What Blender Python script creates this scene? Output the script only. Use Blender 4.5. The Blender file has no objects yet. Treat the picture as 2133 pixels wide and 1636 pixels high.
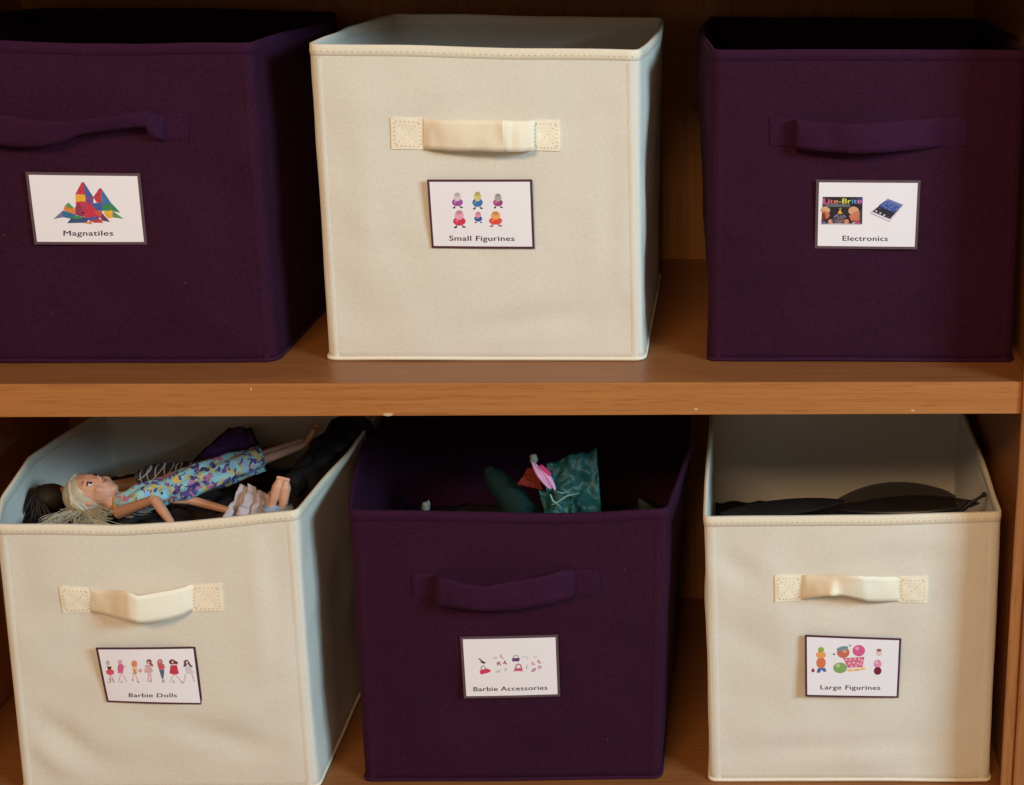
import bpy, bmesh, math, random
from mathutils import Vector, Matrix, noise
from mathutils.geometry import tessellate_polygon

# ------------------------------------------------------------------ scene, camera, light
S = bpy.context.scene
C = S.collection
random.seed(4)

cam_d = bpy.data.cameras.new('camera'); cam = bpy.data.objects.new('camera', cam_d); C.objects.link(cam)
cam_d.sensor_width = 36; cam_d.lens = 49.44
cam_d.shift_x = -0.2771; cam_d.shift_y = -0.1765
cam_d.clip_start = 0.05; cam_d.clip_end = 60
rt = Vector((0.99887097, -0.04523119, 0.01452332)); up = Vector((-0.00329342, 0.23904887, 0.97100195))
fw = Vector((0.04739135, 0.96995349, -0.23863001))
m = Matrix.Identity(4)
for r in range(3):
    m[r][0] = rt[r]; m[r][1] = up[r]; m[r][2] = -fw[r]
m[0][3], m[1][3], m[2][3] = 0.1657, -1.1206, 0.4243
cam.matrix_world = m
S.camera = cam

W = bpy.data.worlds.new('World'); S.world = W; W.use_nodes = True
W.node_tree.nodes['Background'].inputs[0].default_value = (1.0, 0.72, 0.5, 1)
W.node_tree.nodes['Background'].inputs[1].default_value = 0.29
S.view_settings.view_transform = 'Standard'; S.view_settings.look = 'None'
S.view_settings.exposure = -0.08; S.view_settings.gamma = 1.0

def area(name, loc, target, sx, sy, power, col):
    l = bpy.data.lights.new(name, 'AREA'); l.shape = 'RECTANGLE'; l.size = sx; l.size_y = sy
    l.energy = power; l.color = col
    o = bpy.data.objects.new(name, l); C.objects.link(o); o.location = loc
    d = Vector(target) - Vector(loc)
    o.rotation_euler = d.to_track_quat('-Z', 'Y').to_euler()
    return o
# daylight through a window at the right, in front of the shelves
area('window_light', (2.93, -1.96, 1.40), (0.1, 0.1, 0.0), 1.15, 0.7, 121, (0.54, 0.83, 1.0))
# the warm room in front of the shelves
area('room_light', (-0.7, -3.5, 2.5), (0.0, 0.1, 0.0), 1.9, 0.7, 96, (1.0, 0.66, 0.36))

# ------------------------------------------------------------------ helpers
def lin(c):
    return tuple(((x/255)/12.92 if x/255 <= .04045 else ((x/255+.055)/1.055)**2.4) for x in c)

def tag(o, label=None, cat=None, group=None, kind=None):
    if label: o['label'] = label
    if cat: o['category'] = cat
    if group: o['group'] = group
    if kind: o['kind'] = kind
    return o

def empty(name, loc):
    o = bpy.data.objects.new(name, None); C.objects.link(o); o.location = loc; o.empty_display_size = .02
    return o

class MB:
    """collects faces; build() links them as ONE mesh object"""
    def __init__(s): s.v = []; s.f = []; s.m = []; s.c = []
    def add(s, vs, fs, mi=0, col=None):
        b = len(s.v); s.v += [Vector(p) for p in vs]
        for f in fs:
            s.f.append([b+i for i in f]); s.m.append(mi); s.c.append(col)
    def box(s, a, b, mi=0):
        x0,y0,z0 = a; x1,y1,z1 = b
        s.add([(x0,y0,z0),(x1,y0,z0),(x1,y1,z0),(x0,y1,z0),(x0,y0,z1),(x1,y0,z1),(x1,y1,z1),(x0,y1,z1)],
              [(0,3,2,1),(4,5,6,7),(0,1,5,4),(1,2,6,5),(2,3,7,6),(3,0,4,7)], mi)
    def grid(s, rows, mi=0, closed=False, flip=False):
        n = len(rows); k = len(rows[0]); fs = []
        for i in range(n-1):
            for j in range(k if closed else k-1):
                q = (i*k+j, i*k+(j+1) % k, (i+1)*k+(j+1) % k, (i+1)*k+j)
                fs.append(q[::-1] if flip else q)
        s.add([p for r in rows for p in r], fs, mi)
    def tube(s, path, rad, seg=10, mi=0, caps=True, flat=1.0, upv=None):
        path = [Vector(p) for p in path]; n = len(path)
        if not isinstance(rad, (list, tuple)): rad = [rad]*n
        rows = []; prev = None
        for i, p in enumerate(path):
            t = (path[min(i+1, n-1)]-path[max(i-1, 0)]).normalized()
            ref = Vector(upv) if upv else (prev if prev else (Vector((0,0,1)) if abs(t.z) < .9 else Vector((1,0,0))))
            a = (ref - t*ref.dot(t)).normalized(); prev = a; b = t.cross(a)
            rows.append([p+(a*math.cos(q)*flat+b*math.sin(q))*rad[i] for q in [2*math.pi*j/seg for j in range(seg)]])
        s.grid(rows, mi, closed=True)
        if caps:
            s.add(rows[0], [tuple(range(seg))[::-1]], mi); s.add(rows[-1], [tuple(range(seg))], mi)
    def ball(s, c, r, rot=None, mi=0, seg=14, rings=9):
        c = Vector(c); r = Vector(r if hasattr(r, '__len__') else (r,)*3)
        rows = []
        for i in range(rings+1):
            th = math.pi*i/rings; th = min(max(th, .001), math.pi-.001)
            row = []
            for j in range(seg):
                ph = 2*math.pi*j/seg
                p = Vector((r.x*math.sin(th)*math.cos(ph), r.y*math.sin(th)*math.sin(ph), r.z*math.cos(th)))
                if rot is not None: p = rot @ p
                row.append(c+p)
            rows.append(row)
        s.grid(rows, mi, closed=True, flip=True)
    def build(s, name, mats, parent=None, smooth=True, origin=None, weld=False, remesh=None, subsurf=0):
        me = bpy.data.meshes.new(name)
        o0 = Vector(origin) if origin is not None else (Vector(parent['_o']) if parent is not None and '_o' in parent else Vector((0,0,0)))
        me.from_pydata([p-o0 for p in s.v], [], s.f)
        mats = mats if isinstance(mats, (list, tuple)) else [mats]
        for mt in mats: me.materials.append(mt)
        for i, p in enumerate(me.polygons): p.material_index = s.m[i]; p.use_smooth = smooth
        if any(c is not None for c in s.c):
            at = me.color_attributes.new('ink', 'FLOAT_COLOR', 'CORNER')
            for i, p in enumerate(me.polygons):
                c = s.c[i] or (1,1,1)
                for l in p.loop_indices: at.data[l].color = (*c, 1)
        if weld:
            bm = bmesh.new(); bm.from_mesh(me); bmesh.ops.remove_doubles(bm, verts=bm.verts, dist=1e-5)
            bmesh.ops.recalc_face_normals(bm, faces=bm.faces); bm.to_mesh(me); bm.free()
        o = bpy.data.objects.new(name, me); C.objects.link(o)
        if remesh:
            md = o.modifiers.new('r', 'REMESH'); md.mode = 'VOXEL'; md.voxel_size = remesh; md.use_smooth_shade = True
            md = o.modifiers.new('s', 'SMOOTH'); md.factor = .5; md.iterations = 4
        if subsurf:
            md = o.modifiers.new('d', 'SUBSURF'); md.levels = subsurf; md.render_levels = subsurf
        if parent is not None: o.parent = parent
        else: o.location = o0
        return o

def root(name, loc):
    o = empty(name, loc); o['_o'] = tuple(loc); return o
def set_o(o, par): o['_o'] = tuple(par['_o']); return o     # children of a part share its origin

def new_mat(name):
    mt = bpy.data.materials.new(name); mt.use_nodes = True
    nt = mt.node_tree; return mt, nt, nt.nodes['Principled BSDF']

def fabric(name, col, col2, rough=.85, sheen=.25, bump=.18):
    mt, nt, b = new_mat(name); N = nt.nodes; L = nt.links
    tc = N.new('ShaderNodeTexCoord')
    n1 = N.new('ShaderNodeTexNoise'); n1.inputs['Scale'].default_value = 14; n1.inputs['Detail'].default_value = 4
    n2 = N.new('ShaderNodeTexNoise'); n2.inputs['Scale'].default_value = 800; n2.inputs['Detail'].default_value = 3
    n3 = N.new('ShaderNodeTexNoise'); n3.inputs['Scale'].default_value = 420; n3.inputs['Detail'].default_value = 2
    for n in (n1, n2, n3): L.new(tc.outputs['Object'], n.inputs['Vector'])
    mx = N.new('ShaderNodeMix'); mx.data_type = 'RGBA'
    mx.inputs[6].default_value = (*col, 1); mx.inputs[7].default_value = (*col2, 1)
    ad = N.new('ShaderNodeMath'); ad.operation = 'MULTIPLY_ADD'; ad.inputs[1].default_value = .55; 
    mr = N.new('ShaderNodeMapRange'); mr.inputs[1].default_value = .32; mr.inputs[2].default_value = .68; L.new(n3.outputs[0], mr.inputs[0]); L.new(mr.outputs[0], ad.inputs[0])
    sc = N.new('ShaderNodeMath'); sc.operation = 'MULTIPLY'; sc.inputs[1].default_value = .45
    L.new(n1.outputs[0], sc.inputs[0]); L.new(sc.outputs[0], ad.inputs[2])
    L.new(ad.outputs[0], mx.inputs[0]); L.new(mx.outputs[2], b.inputs['Base Color'])
    bp = N.new('ShaderNodeBump'); bp.inputs['Strength'].default_value = bump; bp.inputs['Distance'].default_value = .0006
    L.new(n2.outputs[0], bp.inputs['Height']); L.new(bp.outputs[0], b.inputs['Normal'])
    b.inputs['Roughness'].default_value = rough
    b.inputs['Sheen Weight'].default_value = sheen; b.inputs['Sheen Tint'].default_value = (*[min(1, c*2+.1) for c in col], 1)
    b.inputs['Specular IOR Level'].default_value = .12
    return mt

def wood(name, c1, c2, axis='X', rough=.38, scale=1.0, spec=.4):
    mt, nt, b = new_mat(name); N = nt.nodes; L = nt.links
    tc = N.new('ShaderNodeTexCoord'); mp = N.new('ShaderNodeMapping')
    s = {'X': (7, 330, 330), 'Z': (330, 330, 7)}[axis]; mp.inputs['Scale'].default_value = tuple(k*scale for k in s)
    L.new(tc.outputs['Object'], mp.inputs['Vector'])
    n1 = N.new('ShaderNodeTexNoise'); n1.inputs['Scale'].default_value = 1; n1.inputs['Detail'].default_value = 6; n1.inputs['Distortion'].default_value = .15
    L.new(mp.outputs[0], n1.inputs['Vector'])
    mp2 = N.new('ShaderNodeMapping'); mp2.inputs['Scale'].default_value = tuple(k*scale*(2 if k > 50 else 5) for k in s)
    L.new(tc.outputs['Object'], mp2.inputs['Vector'])
    n2 = N.new('ShaderNodeTexNoise'); n2.inputs['Scale'].default_value = 1; n2.inputs['Detail'].default_value = 3
    L.new(mp2.outputs[0], n2.inputs['Vector'])
    rp = N.new('ShaderNodeValToRGB'); rp.color_ramp.elements[0].position = .30; rp.color_ramp.elements[1].position = .68
    rp.color_ramp.elements[0].color = (*c1, 1); rp.color_ramp.elements[1].color = (*c2, 1)
    L.new(n1.outputs[0], rp.inputs[0])
    r2 = N.new('ShaderNodeValToRGB'); r2.color_ramp.elements[0].position = .34; r2.color_ramp.elements[1].position = .44
    r2.color_ramp.elements[0].color = (.80, .75, .70, 1); r2.color_ramp.elements[1].color = (1, 1, 1, 1)
    L.new(n2.outputs[0], r2.inputs[0])
    mx = N.new('ShaderNodeMix'); mx.data_type = 'RGBA'; mx.blend_type = 'MULTIPLY'; mx.inputs[0].default_value = .8
    L.new(rp.outputs[0], mx.inputs[6]); L.new(r2.outputs[0], mx.inputs[7]); L.new(mx.outputs[2], b.inputs['Base Color'])
    bp = N.new('ShaderNodeBump'); bp.inputs['Strength'].default_value = .12; bp.inputs['Distance'].default_value = .0005
    L.new(n2.outputs[0], bp.inputs['Height']); L.new(bp.outputs[0], b.inputs['Normal'])
    b.inputs['Roughness'].default_value = rough; b.inputs['Specular IOR Level'].default_value = spec
    return mt

def plain(name, col, rough=.6, spec=.3, trans=0.0, alpha=1.0, var=.12, coat=0, scale=60, sss=0):
    mt, nt, b = new_mat(name); N = nt.nodes; L = nt.links
    tc = N.new('ShaderNodeTexCoord'); n = N.new('ShaderNodeTexNoise'); n.inputs['Scale'].default_value = scale; n.inputs['Detail'].default_value = 4
    L.new(tc.outputs['Object'], n.inputs['Vector'])
    mx = N.new('ShaderNodeMix'); mx.data_type = 'RGBA'
    mx.inputs[6].default_value = (*[c*(1-var) for c in col], 1); mx.inputs[7].default_value = (*[min(1, c*(1+var)) for c in col], 1)
    L.new(n.outputs[0], mx.inputs[0]); L.new(mx.outputs[2], b.inputs['Base Color'])
    b.inputs['Roughness'].default_value = rough; b.inputs['Specular IOR Level'].default_value = spec
    b.inputs['Transmission Weight'].default_value = trans; b.inputs['Alpha'].default_value = alpha
    b.inputs['Coat Weight'].default_value = coat
    if sss: b.inputs['Subsurface Weight'].default_value = sss; b.inputs['Subsurface Radius'].default_value = (.004, .0015, .001)
    return mt

# ------------------------------------------------------------------ materials
IVORY = fabric('ivory_nonwoven', (.79,.75,.67), (.71,.665,.585), bump=.3)
IVORY_TRIM = fabric('ivory_trim', (.86,.79,.66), (.78,.70,.56), bump=.1)
PURPLE = fabric('plum_nonwoven', (.045,.0080,.028), (.022,.0042,.015), sheen=.05, bump=.5)
PURPLE_TRIM = fabric('plum_trim', (.044,.0080,.034), (.028,.0052,.022), sheen=.08)
IVORY_STRAP = fabric('ivory_strap', (.93,.86,.71), (.87,.79,.63), bump=.15)
ST_IV = plain('ivory_needle_hole', (.42,.33,.22), .9)
ST_PU = plain('plum_needle_hole', (.014,.005,.012), .9)
WOOD = wood('shelf_veneer_shaded', (.235,.088,.028), (.30,.118,.040), 'X', .36, 1.0, .3)  # toned down: the weaker light on the shelf tops is in the colour
WOOD_LIT_EDGE = wood('edge_veneer_lit', (.39,.150,.043), (.46,.185,.055), 'X', .45, 1.0, .3)  # brighter copy of the shelf wood, painting in light on the front edges
WOOD_SIDE = wood('side_veneer', (.30,.11,.032), (.42,.16,.05), 'Z', .4)
WOOD_BACK = wood('back_board', (.37,.160,.050), (.46,.205,.068), 'Z', .6, .7, .2)
LINT = plain('lint', (.14,.11,.13), .9)
CHIP = plain('bare_chipboard', (.62,.42,.26), .9)
PAPER = plain('card_paper', (.90,.88,.96), .55, .3, var=.02)
BORDER_DK = plain('card_border_plum', (.085,.028,.048), .6, var=.2, scale=400)
BORDER_GR = plain('card_border_mauve', (.115,.065,.085), .6, var=.2, scale=400)
INKT = plain('letter_ink', (.060,.042,.062), .7)
def ink_mat():
    mt, nt, b = new_mat('printed_ink'); a = nt.nodes.new('ShaderNodeAttribute'); a.attribute_name = 'ink'
    tc = nt.nodes.new('ShaderNodeTexCoord'); n = nt.nodes.new('ShaderNodeTexNoise'); n.inputs['Scale'].default_value = 500; n.inputs['Detail'].default_value = 2
    nt.links.new(tc.outputs['Object'], n.inputs['Vector'])
    r = nt.nodes.new('ShaderNodeMapRange'); r.inputs[3].default_value = .7; r.inputs[4].default_value = 1.3; nt.links.new(n.outputs[0], r.inputs[0])
    mx = nt.nodes.new('ShaderNodeVectorMath'); mx.operation = 'SCALE'; nt.links.new(a.outputs['Color'], mx.inputs[0]); nt.links.new(r.outputs[0], mx.inputs['Scale'])
    nt.links.new(mx.outputs[0], b.inputs['Base Color']); b.inputs['Roughness'].default_value = .55; return mt
INK = ink_mat()

# ------------------------------------------------------------------ the shelving unit
ZL = -0.4148
XR = 0.4285
bc = root('shelving_unit', (0, .2, ZL-.03)); 
tag(bc, 'brown wood veneer shelving unit that holds all the purple and ivory fabric bins', 'shelving unit')
def board(name, a, b, mat, par=bc, bev=.0012):
    mb = MB(); mb.box(a, b); o = mb.build(name, mat, par, smooth=False)
    md = o.modifiers.new('b', 'BEVEL'); md.width = bev; md.segments = 2
    return o
sh = board('shelf', (-.569, 0, -.029), (XR-.0005, .384, 0), WOOD)
board('shelf', (-.569, 0, ZL-.029), (XR-.0005, .384, ZL), WOOD)
board('shelf', (-.569, 0, .356), (XR-.0005, .384, .385), WOOD)  # unseen upper shelf, height set to block light from the bins' inner backs
board('back_panel', (-.589, .3845, -.47), (.449, .39, .43), WOOD_BACK)
board('side_panel', (-.59, .001, -.47), (-.57, .384, .43), WOOD_SIDE)
board('side_panel', (XR, .001, -.47), (XR+.02, .384, .43), WOOD_SIDE)
board('face_stile', (.4163, -.004, -.47), (.4268, -.0005, .43), WOOD_SIDE, bev=.001)
board('face_stile', (.4272, -.0065, -.47), (.470, -.0005, .43), WOOD_SIDE, bev=.0015)
board('face_stile', (-.60, -.004, -.47), (-.556, -.0005, .43), WOOD_SIDE)
set_o(sh, bc)
for z_ in (0, ZL): board('lit_edge_strip', (-.5555, -.0008, z_-.0288), (.4159, -.0001, z_-.0001), WOOD_LIT_EDGE, set_o([o for o in bc.children if o.name.startswith('shelf')][0 if z_ == 0 else 1], bc), bev=.0003)  # added front strip that carries the brighter, painted-in lit tone
for (x, y, z, a, b) in (((-0.1195, -0.0263)[0], 0, -.0275, .0042, .0014), ((0.1383, -0.0220)[0], 0, -.0235, .0018, .0010),
                        ((0.3230, -0.0249)[0], 0, -.0255, .0018, .0008), ((-0.2309, -0.0046)[0], 0, -.0045, .0006, .0015)):
    mb = MB(); n = 11; ring = []
    for k in range(n):
        q = 2*math.pi*k/n; rr = 1+.45*noise.noise(Vector((k*1.7, x*50, 2)))
        ring.append((x+a*rr*math.cos(q), -.0011, z+b*rr*math.sin(q)))
    back = [(p[0], -.0006, p[2]) for p in ring]
    mb.add(ring+back, [tuple(range(n))]+[(k, n+k, n+(k+1) % n, (k+1) % n) for k in range(n)])
    mb.build('veneer_chip', CHIP, sh, smooth=False)

# ------------------------------------------------------------------ fabric bins
class Bin:
    def __init__(s, key, z0, front, right, back, left, base, dents=(), rad=.005, amp=1.0, bow=0, pw=1.0):
        # front: [(X, Z)...] left to right; the others [(x, y)...] going round; base: (xl, yl, xr, yr)
        s.key = key; s.z0 = z0; s.seed = hash_(key); s.dents = dents; s.rad = rad; s.amp = amp; s.bow = bow; s.pw = pw
        H = .2749
        xl, yl, xr, yr = base
        s.yfl, s.yfr = yl, yr
        f = [(x, yl+(yr-yl)*(i/(len(front)-1)), z-z0) for i, (x, z) in enumerate(front)]
        zr, zl = f[-1][2], f[0][2]
        R = [f[-1]] + [(x, y, H + (zr-H)*max(0, 1-(y-yr)/.08)) for x, y in right]
        B = [R[-1]] + [(x, y, H) for x, y in back]
        Lf = [B[-1]] + [(x, y, H + (zl-H)*max(0, 1-(y-yl)/.08)) for x, y in left] + [f[0]]
        s.sides = []
        bc_ = [(xl, yl), (xr, yr), (xr+.001, yr+.262), (xl-.001, yl+.262)]
        for i, pts in enumerate((f, R, B, Lf)):
            d = [0]
            for a, b in zip(pts, pts[1:]): d.append(d[-1]+math.hypot(a[0]-b[0], a[1]-b[1]))
            d = [k/d[-1] for k in d]
            s.sides.append((pts, d, bc_[i], bc_[(i+1) % 4]))
    def raw(s, u):
        u %= 4; i = int(u); t = u-i
        pts, d, b0, b1 = s.sides[i]
        for k in range(len(d)-1):
            if t <= d[k+1] or k == len(d)-2:
                w = (t-d[k])/(d[k+1]-d[k]); break
        w = min(max(w, 0), 1)
        R = Vector(pts[k]).lerp(Vector(pts[k+1]), w)
        B = Vector((b0[0]+(b1[0]-b0[0])*t, b0[1]+(b1[1]-b0[1])*t, 0))
        return R, B
    def pair(s, u):
        r = s.rad/.27; R = Vector(); B = Vector(); n = 7
        for k in range(n):
            a, b = s.raw(u+(k-(n-1)/2)/(n-1)*2*r); R += a; B += b
        R /= n; B /= n; q_ = Vector((u*2.3, s.seed, 5))
        R += Vector((.0007*noise.noise(q_*2), .0016*noise.noise(q_), .0011*noise.noise(q_*1.7+Vector((9,0,0)))))
        B += Vector((.0006*noise.noise(q_*2.2), .0012*noise.noise(q_*1.3), 0))
        return R, B
    def wr(s, u, v):
        e = min(1, v*12)*min(1, (1-v)*9)
        t = u % 1; c = min(1, t*14, (1-t)*14)
        p = Vector((u*1.9+s.seed, v*2.0, s.seed*3))
        w = .0028*noise.noise(p) + .0021*noise.noise(p*2.7) + .0007*noise.noise(p*6)
        # the middle of each panel bellies out a little
        w += .0012*math.sin(math.pi*t)*math.sin(math.pi*v)
        if u % 4 < 1:
            for (du, dv, L_, S_, ang, A) in s.dents:
                x = (t-du); y = (v-dv); ca, sa = math.cos(ang), math.sin(ang)
                a = x*ca+y*sa; b = -x*sa+y*ca
                w += A*.0015*math.exp(-(a/L_)**2-(b/S_)**2)
        return w*e*c*s.amp
    def P(s, u, v, off=0.0, wrinkle=True):
        R, B = s.pair(u)
        R1, B1 = s.pair(u+.004); R0, B0 = s.pair(u-.004)
        t = (R1.lerp(B1, .5) - R0.lerp(B0, .5)); t.z = 0; t.normalize()
        n = Vector((t.y, -t.x, 0))
        vv = v
        p = B.lerp(R, vv)
        if 1 < u % 4 < 2:
            q_ = math.sin(math.pi*(u % 1))**.5; p -= n*(s.bow*math.sin(math.pi*v)*q_)
        w = s.wr(u, v) if wrinkle else 0
        p = p + n*(off+w)
        p.z += s.z0
        return p
    def solve(s, X, Z):
        u = .5; v = .5
        for _ in range(6):
            R, B = s.pair(u); v = (Z-s.z0)/R.z
            p = B.lerp(R, v)
            R2, B2 = s.pair(u+.01); dx = (B2.lerp(R2, v).x-p.x)/.01
            u = min(max(u+(X-p.x)/dx, .0), 1.0)
        return u, v
    def on(s, X, Z, off=0.0, wrinkle=True):
        u, v = s.solve(X, Z); return s.P(u, v, off, wrinkle)

def hash_(k): return {'U1': 1.3, 'U2': 4.9, 'U3': 7.7, 'L1': 11.2, 'L2': 15.6, 'L3': 19.1}[k]

def us(n=36):   # u samples, denser near the corners
    out = []
    for i in range(4):
        for k in range(n):
            t = k/n; out.append(i + t - .085*math.sin(2*math.pi*t)/1.0*.9)
    return out

def build_bin(b, purple, label):
    FAB, TRIM, ST = (PURPLE, PURPLE_TRIM, ST_PU) if purple else (IVORY, IVORY_TRIM, ST_IV)
    loc = b.P(.5, 0); cx = sum(b.P(k+.5, 0).x for k in range(4))/4; cy = sum(b.P(k+.5, 0).y for k in range(4))/4
    r = root('storage_bin', (cx, cy, b.z0))
    tag(r, label, 'storage bin', 'fabric storage bins on the shelves')
    U = us(); NV = 34
    mb = MB()
    rows = [[b.P(u, k/NV) for u in U] for k in range(NV+1)]
    for row in rows[:1]:
        for p in row: p.z += .0008
    inner = [[b.P(u, k/NV, -.0028) for u in U] for k in range(NV, -1, -1)]
    for p in inner[-1]: p.z += .004
    mb.grid(rows+inner, closed=True)
    cz = b.z0
    for row, flip in ((rows[0], True), (inner[-1], False)):
        c = Vector((cx, cy, row[0].z)); n = len(row)
        mb.add([c]+row, [((0, 1+(k+1) % n, 1+k) if flip else (0, 1+k, 1+(k+1) % n)) for k in range(n)])
    body = set_o(mb.build('fabric_body', FAB, r, weld=True), r)
    # folded hem round the rim
    mb = MB(); hb = .0088
    rws = []
    for (dz, off) in ((-hb, .0001), (-hb+.0002, .0006), (-hb*.5, .0007), (-.0004, .0006), (.0003, .0002), (.0005, -.0012), (.0003, -.0028), (-.0006, -.0032), (-hb, -.0032), (-hb-.0003, -.0026)):
        row = []
        for u in U:
            p = b.P(u, 1, off); p.z += dz
            if dz < -.002:
                R, B = b.pair(u); q = b.P(u, 1+dz/R.z, off); p = Vector((q.x, q.y, p.z))
            row.append(p)
        rws.append(row)
    mb.grid(rws, closed=True)
    hem = set_o(mb.build('rim_hem', TRIM, r), r)
    # needle holes along the hem, every five millimetres
    mb = MB(); n = 53
    for side in range(4):
        for k in range(n):
            u = side + .012 + (k+.5)/n*.976
            p = b.P(u, 1-.0052/.275, .0006)
            mb.ball(p, (.00062, .0005, .00045), seg=6, rings=4)
    mb.build('hem_stitching', ST, hem)
    if purple:      # specks of lint caught on the dark cloth
        for k in range(3):
            uu, vv = random.uniform(.08,.92), random.uniform(.08,.9); p = b.P(uu, vv, .0004); L_ = random.uniform(.0006,.0016); an = random.uniform(0,3)
            lb = MB(); lb.tube([p, p+Vector((L_*math.cos(an), -.0002, L_*math.sin(an))), p+Vector((L_*1.6*math.cos(an+.5), 0, L_*1.6*math.sin(an+.5)))], .00016, seg=5); lb.build('lint', LINT, r)
    # bottom piping
    mb = MB(); rows = []
    for k in range(9):
        q = math.pi*2*k/8
        rows.append([b.P(u, 0, .0005+.0014*math.cos(q), False)+Vector((0, 0, .0018+.0018*math.sin(q)+.0012*max(0, noise.noise(Vector((u*2.2, b.seed, 0)))))) for u in U])
    for row in rows:
        for p in row: p.z = max(p.z, b.z0+.0001)
    mb.grid(rows, closed=True, flip=True)
    mb.build('bottom_piping', TRIM, r)
    # stitched seam strips at the four upright corners
    for (u0, u1) in ((.018, .040), (.960, .982)):
        mb = MB(); rows = []
        for k in range(25):
            v = .012+k/24*(.962-.012)
            du = (u1-u0)/6
            rows.append([b.P(u0+(u1-u0)*j/4, v, (.0001, .0004, .0005, .0004, .0001)[j]) for j in range(5)])
        mb.grid(rows)
        mb.build('corner_seam', FAB, r)
    return r

def strap_mesh(b, st, nsub=7, nw=6):
    """st: stations (Xtop, Ztop, off_top mm, Xbot, Zbot, off_bot mm)"""
    def cr(a, b_, c, d, t):
        return .5*((2*b_)+(-a+c)*t+(2*a-5*b_+4*c-d)*t*t+(-a+3*b_-3*c+d)*t**3)
    rows = []; n = len(st)
    for i in range(n-1):
        for k in range(nsub if i < n-2 else nsub+1):
            t = k/nsub
            q = [cr(*(st[min(max(i+j, 0), n-1)][c] for j in (-1, 0, 1, 2)), t) for c in range(6)]
            rows.append(q)
    out = []
    for ri, q in enumerate(rows):
        row = []
        a = b.on(q[0], q[1], 0); c = b.on(q[3], q[4], 0)
        for j in range(nw+1):
            w = j/nw
            p = a.lerp(c, w); off = (q[2]*(1-w)+q[5]*w)*.001
            off += .0009*math.sin(math.pi*w)*min(1, off/.004)
            off += .0012*noise.noise(Vector((ri*.16+b.seed, w*1.4, b.seed)))*min(1, off/.005)
            row.append(p+Vector((0, -1, 0))*max(off, .0008))
        out.append(row)
    return out

def build_handle(b, r, purple, loop, ends):
    TRIM, ST = (PURPLE_TRIM, ST_PU) if purple else (IVORY_STRAP, ST_IV)
    mb = MB(); mb.grid(strap_mesh(b, loop))
    h = mb.build('handle', TRIM, r)
    md = h.modifiers.new('t', 'SOLIDIFY'); md.thickness = .0006; md.offset = 0
    set_o(h, r)
    for (tl, tr, br, bl) in ends:
        mb = MB(); n = 8
        def pt(a, c, off):
            X = (tl[0]*(1-a)+tr[0]*a)*(1-c)+(bl[0]*(1-a)+br[0]*a)*c
            Z = (tl[1]*(1-a)+tr[1]*a)*(1-c)+(bl[1]*(1-a)+br[1]*a)*c
            return b.on(X, Z, off)
        def puff(a, c):     # quilted by the cross stitch
            d = min(abs(a-c), abs(a+c-1), a*1.2, (1-a)*1.2, c*1.2, (1-c)*1.2)
            return .0010+.0009*min(1, d*5)
        top = [[pt(i/n, j/n, puff(i/n, j/n)) for i in range(n+1)] for j in range(n+1)]
        mb.grid(top, flip=True)
        edge = [(i/n, 0) for i in range(n)]+[(1, j/n) for j in range(n)]+[(1-i/n, 1) for i in range(n)]+[(0, 1-j/n) for j in range(n)]
        mb.grid([[pt(a, c, .0009) for a, c in edge], [pt(a, c, -.0004) for a, c in edge]], closed=True)
        def dots(a0, c0, a1, c1, k):
            for q in range(k):
                t = (q+.5)/k; a = a0+(a1-a0)*t; c = c0+(c1-c0)*t
                mb.ball(pt(a, c, puff(a, c)), (.00050, .0004, .00045), seg=6, rings=4, mi=1)
        m_ = .11
        for seg in ((m_, m_, 1-m_, m_, 6), (1-m_, m_, 1-m_, 1-m_, 6), (1-m_, 1-m_, m_, 1-m_, 6), (m_, 1-m_, m_, m_, 6), (m_, m_, 1-m_, 1-m_, 8), (1-m_, m_, m_, 1-m_, 8)):
            dots(*seg)
        mb.build('stitched_end', [TRIM, ST], h, weld=False)
    return h

# ------------------------------------------------------------------ picture cards
def inv_bil(q, p):
    a, c = .5, .5
    for _ in range(12):
        def f(a, c): return [(q[0][i]*(1-a)+q[1][i]*a)*(1-c)+(q[3][i]*(1-a)+q[2][i]*a)*c for i in (0, 1)]
        x, y = f(a, c); x1, y1 = f(a+.001, c); x2, y2 = f(a, c+.001)
        j = [(x1-x)/.001, (x2-x)/.001, (y1-y)/.001, (y2-y)/.001]; D = j[0]*j[3]-j[1]*j[2]
        ex, ey = p[0]-x, p[1]-y
        a += (ex*j[3]-ey*j[1])/D; c += (-ex*j[2]+ey*j[0])/D
    return a, c

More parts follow.
